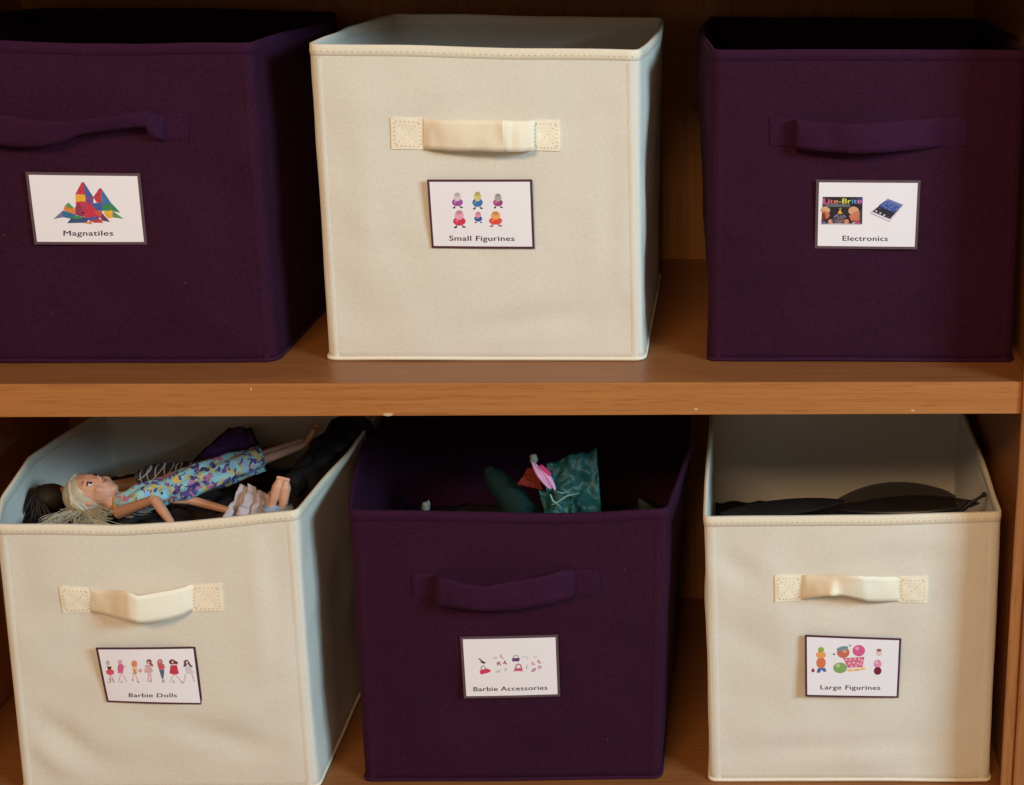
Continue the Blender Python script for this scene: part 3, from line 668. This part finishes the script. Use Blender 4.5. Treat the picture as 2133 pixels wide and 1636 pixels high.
TEALDK = plain('dark_teal_cloth', (.005,.026,.030), .7, .3, var=.3, scale=60)
REDCL = plain('brick_red_card', (.17,.022,.018), .8, .2, var=.25, scale=70)
PINK = plain('pink_ruffle', (.66,.34,.60), .6, .3, var=.15, scale=90)
MAG = plain('magenta_ruffle', (.62,.05,.22), .6, .3, var=.2, scale=90)
WHITEBIT = plain('white_plastic', (.14,.16,.16), .5)
DARKPL = plain('smoky_plastic', (.018,.016,.018), .35, alpha=.72, spec=.6, var=.3, scale=40)
EYEW = plain('painted_eye_white', (.8,.8,.8), .4); EYEB = plain('painted_eye_dark', (.03,.025,.05), .4); LIP = plain('painted_lips', (.45,.12,.12), .4)

def voronoi_mat(name, cols, scale, grid=False):
    mt, nt, b = new_mat(name); N = nt.nodes; L = nt.links
    tc = N.new('ShaderNodeTexCoord')
    if grid:
        b_ = N.new('ShaderNodeTexBrick'); b_.offset = 0; b_.inputs['Scale'].default_value = scale; b_.inputs['Mortar Size'].default_value = .035
        b_.inputs['Brick Width'].default_value = .5; b_.inputs['Row Height'].default_value = .5
        b_.inputs['Color1'].default_value = (.02,.02,.024,1); b_.inputs['Color2'].default_value = (.03,.03,.036,1); b_.inputs['Mortar'].default_value = (.5,.5,.52,1)
        mp = N.new('ShaderNodeMapping'); mp.inputs['Rotation'].default_value = (1.2, 0, .45)
        L.new(tc.outputs['Object'], mp.inputs[0]); L.new(mp.outputs[0], b_.inputs['Vector']); L.new(b_.outputs[0], b.inputs['Base Color'])
    else:
        v = N.new('ShaderNodeTexVoronoi'); v.inputs['Scale'].default_value = scale; v.inputs['Randomness'].default_value = 1
        nz = N.new('ShaderNodeTexNoise'); nz.inputs['Scale'].default_value = 220; nz.inputs['Detail'].default_value = 3
        mxv = N.new('ShaderNodeMix'); mxv.data_type = 'VECTOR'; mxv.inputs[0].default_value = .012
        L.new(tc.outputs['Object'], nz.inputs['Vector']); L.new(tc.outputs['Object'], mxv.inputs[4]); L.new(nz.outputs['Color'], mxv.inputs[5])
        L.new(mxv.outputs[1], v.inputs['Vector'])
        sp = N.new('ShaderNodeSeparateColor'); L.new(v.outputs['Color'], sp.inputs[0])
        rp = N.new('ShaderNodeValToRGB'); rp.color_ramp.interpolation = 'CONSTANT'
        e = rp.color_ramp.elements; e[0].position = 0; e[0].color = (*lin(cols[0]), 1)
        e[1].position = 1/len(cols); e[1].color = (*lin(cols[1]), 1)
        for i, c_ in enumerate(cols[2:], 2): q = e.new(i/len(cols)); q.color = (*lin(c_), 1)
        L.new(sp.outputs[0], rp.inputs[0]); L.new(rp.outputs[0], b.inputs['Base Color'])
    b.inputs['Roughness'].default_value = .7
    return mt
FLORAL = voronoi_mat('floral_print', [(140,200,220),(98,75,145),(150,200,200),(205,180,95),(140,185,220),(80,65,135),(180,115,150),(130,190,205),(170,172,115),(60,50,105)], 225)
PLAID = voronoi_mat('black_plaid', None, 85, grid=True)

def noise_disp(o_mb, amp, sc, seed=0):
    for p in o_mb.v:
        p += Vector((noise.noise(p*sc+Vector((seed,0,0))), noise.noise(p*sc+Vector((0,seed+7,0))), noise.noise(p*sc+Vector((0,0,seed+13)))))*amp

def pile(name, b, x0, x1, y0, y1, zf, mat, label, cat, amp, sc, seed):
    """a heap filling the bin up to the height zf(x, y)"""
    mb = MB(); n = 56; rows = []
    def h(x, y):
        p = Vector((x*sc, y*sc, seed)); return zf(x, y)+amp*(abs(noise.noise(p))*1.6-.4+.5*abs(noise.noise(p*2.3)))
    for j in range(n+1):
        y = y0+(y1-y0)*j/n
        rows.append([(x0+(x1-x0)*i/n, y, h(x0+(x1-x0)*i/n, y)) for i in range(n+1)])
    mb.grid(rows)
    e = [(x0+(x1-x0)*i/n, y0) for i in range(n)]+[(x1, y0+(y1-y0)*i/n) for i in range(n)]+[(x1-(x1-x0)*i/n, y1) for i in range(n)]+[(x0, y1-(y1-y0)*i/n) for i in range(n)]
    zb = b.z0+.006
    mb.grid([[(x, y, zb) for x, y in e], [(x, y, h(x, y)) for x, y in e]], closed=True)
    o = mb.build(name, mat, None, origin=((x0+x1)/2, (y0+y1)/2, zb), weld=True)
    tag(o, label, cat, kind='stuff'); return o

# --- lower left bin: dolls
pile('doll_clothes_heap', L1, -.484, -.224, .052, .292, lambda x, y: -.187-.02*max(0, (y-.15)/.15)-.006*max(0, (-.40-x)/.08), DARKCL,
     'dark heap of doll clothes under the dolls in the lower left bin', 'doll clothes', .011, 38, 3)

def head(mb, c, crown, face, s):
    """doll head: skull, jaw, nose, lips; returns the frame"""
    u = Vector(crown).normalized(); f = Vector(face); f = (f-u*f.dot(u)).normalized(); r = u.cross(f)
    M = Matrix((r, f, u)).transposed(); c = Vector(c)
    w = lambda x, y, z: c+M @ Vector((x*s, y*s, z*s))
    mb.ball(w(0, -.05, .22), (.78*s, .92*s, .86*s), M)          # skull
    mb.ball(w(0, .16, -.25), (.62*s, .66*s, .82*s), M)          # face
    mb.ball(w(0, .40, -.86), (.27*s, .26*s, .22*s), M)          # chin
    mb.ball(w(0, .83, -.24), (.10*s, .16*s, .14*s), M)          # nose tip
    mb.tube([w(0, .74, .12), w(0, .86, -.22)], [.06*s, .10*s])
    mb.ball(w(0, .74, -.52), (.20*s, .10*s, .09*s), M)          # lips
    for k in (-1, 1):
        mb.ball(w(.30*k, .50, -.38), (.24*s, .24*s, .26*s), M)
        mb.ball(w(.74*k, -.02, -.10), (.09*s, .14*s, .20*s), M)  # ears
    return M, w

d = root('doll', (-0.3900, 0.1413, -0.1700))
tag(d, 'blond doll lying on its back in a blue and violet flowered dress, lower left bin', 'doll', 'dolls in the lower left bin')
HC = Vector((-0.4248, 0.1182, -0.1520)); crown = (-.95, .02, .20); face = (.20, -.26, .93)
mb = MB(); M, w = head(mb, HC, crown, face, .0205)
neck = Vector((-0.4073, 0.1123, -0.1600)); chest = Vector((-0.3952, 0.1143, -0.1620)); waist = Vector((-0.3661, 0.1344, -0.1580)); hip = Vector((-0.3409, 0.1456, -0.1540)); knee = Vector((-0.3040, 0.1784, -0.1500)); foot = Vector((-0.2580, 0.2204, -0.1460))
mb.tube([w(0,-.1,-.5), neck, chest], [.0075,.0062,.0085])
sd = Vector((.12, .93, .25)).normalized()*.0125
mb.tube([chest-sd, chest+sd], [.0065,.0065]); mb.tube([chest-Vector((.004,0,0)), waist, hip], [.0115,.0085,.0115], seg=14)
for k in (-1, 1):
    o_ = sd*.45*k
    mb.tube([hip+o_, knee+o_*.9, foot+o_*.7], [.0085,.0055,.0038], seg=10)
    mb.tube([foot+o_*.7, foot+o_*.7+Vector((.006,.002,.010)), foot+o_*.7+Vector((.009,.003,.016))], [.0040,.0036,.0025], seg=8)
sh_ = chest-sd
elbow = Vector((-0.3522, 0.0765, -0.1400)); hand = Vector((-0.3317, 0.0575, -0.1530))
mb.tube([sh_, sh_.lerp(elbow, .5), elbow], [.0062,.0052,.0046]); mb.tube([elbow, elbow.lerp(hand, .5), hand], [.0046,.0044,.0032])
mb.ball(hand+Vector((.003,-.001,-.004)), (.0038,.0028,.0050))
for k in range(4): mb.tube([hand+Vector((.002+.0018*k-.002,-.001,-.006)), hand+Vector((.004+.0022*k-.002,-.001,-.0125+abs(k-1.5)*.0012))], [.0011,.0009], seg=6)
mb.tube([hand+Vector((-.001,-.002,-.003)), hand+Vector((-.0045,-.003,-.008))], [.0012,.0010], seg=6)
sh2 = chest+sd; el2 = sh2+Vector((.05,.006,-.008)); hn2 = el2+Vector((.045,-.004,-.012))
mb.tube([sh2, el2, hn2], [.006,.0046,.003])
body = mb.build('body', SKIN, d, remesh=.0007)
for k in (-1, 1):
    e = MB(); e.ball(w(.27*k, .735, .02), (.0029,.0010,.0019), M, seg=10, rings=6); e.build('eye', EYEW, d)
    e2 = MB(); e2.ball(w(.27*k, .785, .015), (.0017,.0008,.0016), M, seg=10, rings=6)
    e2.tube([w(.12*k, .79, .09), w(.27*k, .80, .15), w(.44*k, .70, .10)], [.0004,.0006,.0004], seg=6)
    e2.tube([w(.12*k, .80, .30), w(.30*k, .78, .36), w(.48*k, .64, .31)], [.0003,.0004,.0003], seg=6)
    e2.build('iris', EYEB, d)
e = MB(); e.ball(w(0, .815, -.52), (.0030,.0010,.0013), M, seg=10, rings=6); e.build('lips', LIP, d)
# hair: a cap plus many fine locks falling back
hb = MB()
hb.ball(w(0, -.22, .38), (.0188,.0200,.0196), M, seg=24, rings=16)
rnd = random.Random(7)
for k in range(260):      # combed close over the skull from the parting, gathered behind the ear
    ph = rnd.uniform(-1.75, 1.75); sg = 1 if ph > 0 else -1
    a = w(.25*math.sin(ph), .62-.5*rnd.random(), .98)
    b1 = w(.80*math.sin(ph), .45*math.cos(ph)+.08, .95-.25*abs(math.sin(ph)))
    b2 = w(1.0*math.sin(ph), -.15+.25*math.cos(ph), .40-.3*rnd.random())
    c2 = w(.86*math.sin(ph)+rnd.uniform(-.06,.06), -.80+rnd.uniform(-.1,.1), -.05-.45*rnd.random())
    hb.tube([a, a.lerp(b1,.5)+M@Vector((0,0,.0012)), b1, b1.lerp(b2,.5)+M@Vector((sg*.0012,0,.0008)), b2, c2], [.0004,.0007,.0008,.0008,.0008,.0005], seg=5)
def lock(n, spread, x0, sag, rad):
    """a wavy lock of many nearly parallel fibres"""
    for L_ in range(n):
        s0 = rnd.uniform(-.75, .75); a0 = w(s0, -.75, rnd.uniform(-.3,.7))
        tx = rnd.uniform(*x0); ty = rnd.uniform(-.050, -.018); ph = rnd.uniform(0, 6)
        for k in range(spread):
            j1, j2 = rnd.gauss(0,.0022), rnd.gauss(0,.0022); pts = []
            for q in range(9):
                t = q/8; z = a0.z*(1-t)**2+(-.1655+sag)*(1-(1-t)**2)
                pts.append(Vector((a0.x+tx*t+j1+.0016*math.sin(t*5+ph), a0.y+ty*(1-(1-t)**1.7)+j2+.0010*math.cos(t*4+ph), z+abs(j1)*.6+.0012*math.sin(t*9+ph))))
            hb.tube(pts, [rad]*7+[rad*.7, rad*.3], seg=4)
lock(26, 22, (-.022, .030), .001, .00030)
lock(16, 20, (.020, .062), -.001, .00030)
hb.build('hair', BLOND, d)
# dress: a close tube with folds
mb = MB(); path = [chest-Vector((.006,0,0)), Vector((-0.3906, 0.1121, -0.1600)), Vector((-0.3786, 0.1157, -0.1560)), waist, Vector((-0.3508, 0.1340, -0.1530)), hip+Vector((0,0,.002)), Vector((-0.3240, 0.1562, -0.1500)), Vector((-0.3058, 0.1705, -0.1480)), Vector((-0.2905, 0.1806, -0.1460))]
rad = [.0090,.0112,.0130,.0118,.0132,.0138,.0136,.0128,.0118]
fine = []; fr = []
for i in range(len(path)-1):
    for k in range(5):
        t = k/5; fine.append(path[i].lerp(path[i+1], t)); fr.append(rad[i]*(1-t)+rad[i+1]*t)
fine.append(path[-1]); fr.append(rad[-1])
mb.tube(fine, fr, seg=40, caps=False)
for i, p in enumerate(mb.v):
    j = i % 40; row = i//40
    c0 = fine[row]; p += (p-c0)*(.10*math.sin(j*.9+row*.25)*min(1, row/10)+.12*noise.noise(p*120))
dr = mb.build('dress', FLORAL, d); md = dr.modifiers.new('t', 'SOLIDIFY'); md.thickness = .0009; md.offset = 0

# brown haired doll beneath
d = root('doll', (-0.4718, 0.1531, -0.1750))
tag(d, 'dark haired doll in a black plaid top lying beneath the blond doll', 'doll', 'dolls in the lower left bin')
mb = MB(); HC2 = Vector((-0.4730, 0.1383, -0.1660)); M2, w2 = head(mb, HC2, (-.9,.1,-.2), (.2,.5,.84), .0125)
ch2 = Vector((-0.4489, 0.1868, -0.1860)); hp2 = Vector((-0.3759, 0.2233, -0.1800)); ft2 = Vector((-0.3000, 0.2890, -0.1800))
mb.tube([w2(0,-.1,-.5), ch2], [.006,.008]); mb.tube([ch2, ch2.lerp(hp2,.5), hp2], [.012,.009,.012]); mb.tube([hp2, hp2.lerp(ft2,.5), ft2], [.011,.008,.004])
mb.build('body', SKIN2, d, remesh=.0009)
hb = MB(); hb.ball(w2(0,-.05,.15), (.0132,.0138,.0146), M2, seg=18, rings=12); rnd = random.Random(3)
for k in range(420):
    ph = rnd.uniform(0, 6.28); a = w2(.98*math.sin(ph), 1.0*math.cos(ph), .5+rnd.uniform(-.3,.5)); g = Vector((rnd.uniform(-.012,.016), rnd.uniform(-.016,.010), rnd.uniform(-.026,-.008)))
    hb.tube([w2(0,0,1.25), a, a+g*.5+Vector((0,0,.001)), a+g], [.0006,.0011,.0010,.0005], seg=5)
hb.build('hair', BRUNETTE, d)
mb = MB(); p0 = Vector((-0.4089, 0.1727, -0.1660)); p1 = Vector((-0.3869, 0.1868, -0.1660)); p2 = Vector((-0.3677, 0.2033, -0.1700))
mb.tube([p0, p0.lerp(p1,.5), p1, p2], [.008,.0125,.0130,.0100], seg=24); noise_disp(mb, .002, 90)
mb.build('plaid_top', PLAID, d)

# denim legs with bare feet pointing up
d = root('doll', (-0.2761, 0.1812, -0.2000))
tag(d, 'doll standing on its head, only bare feet and rolled pale jeans showing at the rim', 'doll', 'dolls in the lower left bin')
mb = MB(); jm = MB()
for k, (toe, ank) in enumerate((((-0.2416, 0.0830, -0.1244), (-0.2490, 0.0780, -0.1476)), ((-0.2361, 0.0830, -0.1259), (-0.2388, 0.0780, -0.1486)))):
    ank = Vector(ank); toe = Vector(toe); low = ank+Vector((-.006,.012,-.075))
    heel = ank+Vector((-.0005,.004,.0065))
    mb.tube([low, ank, ank.lerp(toe,.35)+Vector((0,-.001,0)), ank.lerp(toe,.74), toe+Vector((0,0,.001))], [.0072,.0037,.0043,.0050,.0026], seg=12)
    mb.tube([ank, heel], [.0042,.0036])
    for j in range(5):
        q = toe+Vector(((j-2)*.0013, .0006, .0002)); mb.ball(q+Vector((0,0,.0020-.0003*abs(j-1))), (.0009,.0010,.0017), seg=6, rings=5)
    rows = []; tp = ank+Vector((0,.0005,.0005))
    jm.tube([low, low.lerp(tp,.5), tp+Vector((0,0,-.004)), tp], [.0110,.0085,.0072,.0072], seg=18, caps=False)
    jm.tube([tp+Vector((0,0,-.0052)), tp+Vector((0,0,-.0045)), tp+Vector((0,0,-.0008)), tp+Vector((0,0,.0002)), tp+Vector((0,0,-.001))], [.0074,.0086,.0086,.0078,.0070], seg=20, caps=False)
mb.build('body', SKIN, d, remesh=.0006)
jo = jm.build('jeans', DENIM, d); md = jo.modifiers.new('t','SOLIDIFY'); md.thickness = .0007

# folded sheets of cloth
def sheet(name, mat, corners, label, cat, n=22, amp=.004, sc=45, seed=0, thick=.0009, parent=None, fold=0):
    """a soft four-cornered piece of cloth: tl tr br bl"""
    tl, tr, br, bl = [Vector(q) for q in corners]
    nn = (tr-tl).cross(bl-tl).normalized()
    rows = []
    for j in range(n+1):
        row = []
        for i in range(n+1):
            a, c_ = i/n, j/n
            p = (tl*(1-a)+tr*a)*(1-c_)+(bl*(1-a)+br*a)*c_
            d_ = noise.noise(Vector((a*3+seed, c_*3, seed)))+.5*noise.noise(Vector((a*8, c_*8, seed)))
            p = p+nn*(amp*d_+fold*math.sin(a*9+seed+2*c_))
            row.append(p)
        rows.append(row)
    mb = MB(); mb.grid(rows)
    if parent is not None: o = mb.build(name, mat, parent)
    else:
        c0 = (tl+tr+br+bl)/4; o = mb.build(name, mat, None, origin=c0); tag(o, label, cat)
    md = o.modifiers.new('t', 'SOLIDIFY'); md.thickness = thick; md.offset = 0
    return o, rows

r_ = root('doll_cape', (-0.3651, 0.2600, -0.1832))
tag(r_, 'violet doll cape with dark edging propped against the back of the lower left bin', 'doll clothing')
o, rows = sheet('cape_cloth', PURCL, ((-0.3541, 0.2750, -0.1538), (-0.3335, 0.2780, -0.1551), (-0.3051, 0.2400, -0.1853), (-0.3901, 0.2250, -0.1833)), None, None, parent=r_, amp=.006, seed=3)
mb = MB(); mb.tube([rows[-1][0]]+[rows[k][0] for k in range(20, -1, -2)]+[rows[0][k] for k in range(2, 23, 4)]+[rows[k][-1] for k in range(2, 23, 3)], .0013, seg=8); mb.build('edging', PUREDGE, r_)

# long black trousers leaning into the right back corner
r_ = root('doll_trousers', (-0.2758, 0.2382, -0.1900))
tag(r_, 'black doll trousers leaning into the right back corner of the lower left bin', 'doll clothing')
for k in (0, 1):
    mb = MB(); a = Vector((-0.2564, 0.1500, -0.1660)) if k == 0 else Vector((-0.2416, 0.1600, -0.1597)); b2 = Vector((-0.2420, 0.2150, -0.1578)) if k == 0 else Vector((-0.2273, 0.2100, -0.1567))
    c2 = Vector((-0.2194, 0.2620, -0.1378)) if k == 0 else Vector((-0.2126, 0.2500, -0.1398))
    pts = []; rr = []
    for i in range(21):
        t = i/20; pts.append(a.lerp(b2, t).lerp(b2.lerp(c2, t), t)); rr.append((.0105+.0055*math.sin(t*2.4)+.0014*math.sin(i*1.3+k))*1.0)
    mb.tube(pts, rr, seg=20); noise_disp(mb, .0022, 70, k)
    mb.build('trouser_leg', BLACKCL, r_)

r_ = root('doll_skirt', (-0.2845, 0.1088, -0.1650))
tag(r_, 'pale lavender doll skirt bunched up beside the bare doll feet', 'doll clothing')
sheet('gathered_cloth', LAV, ((-0.2844, 0.1050, -0.1400), (-0.2708, 0.1000, -0.1378), (-0.2611, 0.0720, -0.1560), (-0.2919, 0.0800, -0.1596)), None, None, parent=r_, amp=.004, fold=.003, seed=5)
sheet('gathered_cloth', LAV, ((-0.2688, 0.0980, -0.1426), (-0.2530, 0.0920, -0.1418), (-0.2488, 0.0700, -0.1551), (-0.2683, 0.0740, -0.1578)), None, None, parent=r_, amp=.004, fold=.003, seed=8)
sheet('gathered_cloth', LAV, ((-0.2832, 0.0780, -0.1454), (-0.2848, 0.0800, -0.1464), (-0.2815, 0.0680, -0.1557), (-0.2931, 0.0660, -0.1556)), None, None, parent=r_, amp=.002, fold=.001, seed=2)

# --- lower middle bin
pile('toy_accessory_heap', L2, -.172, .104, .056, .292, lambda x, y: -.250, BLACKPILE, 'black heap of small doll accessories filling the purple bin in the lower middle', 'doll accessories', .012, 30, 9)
r_ = root('toy_packet', (0.0036, 0.2329, -0.2000))
tag(r_, 'teal film packet standing up inside the lower middle purple bin', 'packet')
sheet('film_panel', TEAL, ((-0.0099, 0.1500, -0.1395), (0.0374, 0.1650, -0.1303), (0.0435, 0.1360, -0.1896), (-0.0071, 0.1120, -0.1814)), None, None, parent=r_, amp=.007, seed=4, n=30)
o, rows = sheet('film_panel', TEAL, ((-0.0134, 0.1180, -0.1517), (0.0188, 0.1120, -0.1540), (0.0220, 0.0950, -0.1728), (-0.0039, 0.0950, -0.1726)), None, None, parent=r_, amp=.004, fold=.002, seed=6)
mb = MB()
mb.tube([(0.0015, 0.0980, -0.1580), (0.0074, 0.0980, -0.1551), (0.0148, 0.1000, -0.1503), (0.0265, 0.1040, -0.1493)], [.0006,.0012,.0010,.0004], seg=6)
mb.tube([(-0.0003, 0.1000, -0.1483), (0.0025, 0.0980, -0.1546), (0.0096, 0.0970, -0.1595)], [.0008,.0012,.0005], seg=6)
mb.tube([(0.0058, 0.1020, -0.1463), (0.0112, 0.1010, -0.1478), (0.0172, 0.1030, -0.1469)], [.0004,.0009,.0004], seg=6)
mb.build('film_crease', plain('pale_film_crease', (.16,.30,.28), .3, .5), r_)
r_ = root('toy_flower', (-0.0294, 0.2219, -0.2000))
tag(r_, 'pink ruffle and brick red card tucked beside the teal packet', 'toy')
mb = MB(); A = [Vector(q) for q in ((-0.0203, 0.1250, -0.1244), (-0.0181, 0.1180, -0.1296), (-0.0125, 0.1140, -0.1391), (-0.0035, 0.1120, -0.1480))]; B_ = [Vector(q) for q in ((-0.0137, 0.1220, -0.1300), (-0.0051, 0.1200, -0.1350), (-0.0004, 0.1180, -0.1395), (0.0042, 0.1140, -0.1509))]
mb.grid([[a.lerp(b2, j/5)+Vector((0, -.003*math.sin(j*1.9), .0015*math.sin(j*2.5))) for j in range(6)] for a, b2 in zip(A, B_)])
o = mb.build('ruffle', PINK, r_); o.modifiers.new('t','SOLIDIFY').thickness = .0012; md = o.modifiers.new('s','SUBSURF'); md.render_levels = 2
mb = MB(); A = [Vector(q) for q in ((-0.0149, 0.1210, -0.1286), (-0.0082, 0.1170, -0.1317), (-0.0019, 0.1160, -0.1371))]; B_ = [Vector(q) for q in ((-0.0081, 0.1240, -0.1299), (-0.0035, 0.1220, -0.1330), (-0.0002, 0.1200, -0.1370))]
mb.grid([[a.lerp(b2, j/4)+Vector((0, -.003*math.sin(j*2.1), .001*math.cos(j*3))) for j in range(5)] for a, b2 in zip(A, B_)])
o = mb.build('ruffle_centre', MAG, r_); o.modifiers.new('t','SOLIDIFY').thickness = .0010; md = o.modifiers.new('s','SUBSURF'); md.render_levels = 2
mb = MB(); mb.ball((-0.0182, 0.1260, -0.1244), (.004,.003,.0055), seg=8, rings=6); noise_disp(mb, .0015, 300); mb.build('pale_tip', plain('grey_green_foam', (.20,.26,.24), .8), r_)
sheet('red_card', REDCL, ((-0.0242, 0.1280, -0.1346), (-0.0186, 0.1270, -0.1337), (-0.0092, 0.1200, -0.1536), (-0.0337, 0.1220, -0.1485)), None, None, parent=r_, amp=.003, seed=1)
mb = MB(); mb.tube([(-0.0663, 0.1600, -0.1532), (-0.0600, 0.1550, -0.1565), (-0.0452, 0.1400, -0.1667), (-0.0260, 0.1150, -0.1798)], [.0060,.0100,.0135,.0160], seg=18); noise_disp(mb, .003, 60)
mb.ball((-0.0658, 0.1600, -0.1532), (.0062,.0062,.0062)); o = mb.build('rolled_cloth', TEALDK, None, origin=(-0.0553, 0.1997, -0.2000)); tag(o, 'dark teal rolled cloth leaning left of the brick red card', 'cloth roll')
mb = MB(); mb.ball((-0.1121, 0.0850, -0.1529), (.0045,.003,.005), seg=7, rings=5); mb.ball((-0.1094, 0.0850, -0.1500), (.0025,.002,.004), seg=7, rings=5); noise_disp(mb, .002, 300)
mb.tube([(-0.1122, 0.0850, -0.1538), (-0.1129, 0.0800, -0.1716)], [.002,.003]); o = mb.build('toy_shoe', WHITEBIT, None, origin=(-0.1124, 0.0800, -0.1620)); tag(o, 'small white plastic piece at the left edge of the lower middle purple bin', 'toy piece')
mb = MB(); mb.tube([(0.0826, 0.0950, -0.1513), (0.0861, 0.0880, -0.1538), (0.0944, 0.0800, -0.1626)], [.0008,.0045,.009], seg=10); noise_disp(mb, .002, 120)
o = mb.build('toy_bag', plain('olive_cloth', (.018,.02,.014), .8), None, origin=(0.0870, 0.0850, -0.1635)); tag(o, 'dim olive corner of a toy bag beside the right wall of the middle lower bin', 'toy bag')

# --- lower right bin
pile('toy_figure_heap', L3, .152, .414, .052, .292, lambda x, y: -.212-.036*(y-.05)/.24-.005*math.sin((x-.15)*9), BLACKPILE, 'black heap of toy figures at the bottom of the lower right ivory bin', 'toys', .008, 26, 14)
def lens(name, c0, c1, bulge, depth, mat, label, cat, th=.0012):
    """a long shallow dished shell between two tips"""
    c0, c1 = Vector(c0), Vector(c1); mb = MB(); rows = []
    for i in range(25):
        t = i/24; q = c0.lerp(c1, t); wd = depth*math.sin(math.pi*t)**.7+.0006; hh = bulge*math.sin(math.pi*t)**.8
        rows.append([q+Vector((0, wd*(-1+2*j/10), hh*(1-(-1+2*j/10)**2)*1.0)) for j in range(11)])
    mb.grid(rows); o = mb.build(name, mat, None, origin=c0.lerp(c1, .5)); tag(o, label, cat)
    md = o.modifiers.new('t','SOLIDIFY'); md.thickness = th; return o
lens('plastic_shell', (0.2602, 0.1192, -0.1760), (0.3867, 0.1343, -0.1700), .0065, .045, DARKPL, 'smoky dished plastic shell on the heap in the lower right bin', 'plastic shell')
lens('plastic_piece', (0.2703, 0.1128, -0.1720), (0.4035, 0.0982, -0.1600), .008, .018, DARKPL, 'thin dark plastic blade lying across the smoky shell in the lower right bin', 'plastic piece')
lens('plastic_piece', (0.1580, 0.1207, -0.1800), (0.2785, 0.1294, -0.1720), .004, .016, BLACKPILE, 'long flat black strip at the left of the lower right bin', 'plastic piece')
mb = MB(); mb.tube([(0.3758, 0.0806, -0.1650), (0.3936, 0.0942, -0.1580), (0.4002, 0.0918, -0.1520), (0.4085, 0.0979, -0.1500)], [.0024,.0024,.0014,.0018], seg=8)
mb.ball((0.3936, 0.0942, -0.1580), .0036, seg=8, rings=6); mb.ball((0.4074, 0.0968, -0.1500), .0026, seg=8, rings=6)
o = mb.build('toy_rod', BLACKCL, None, origin=(0.3927, 0.0881, -0.1600)); tag(o, 'thin black jointed rod poking up at the right of the lower right bin', 'toy rod')
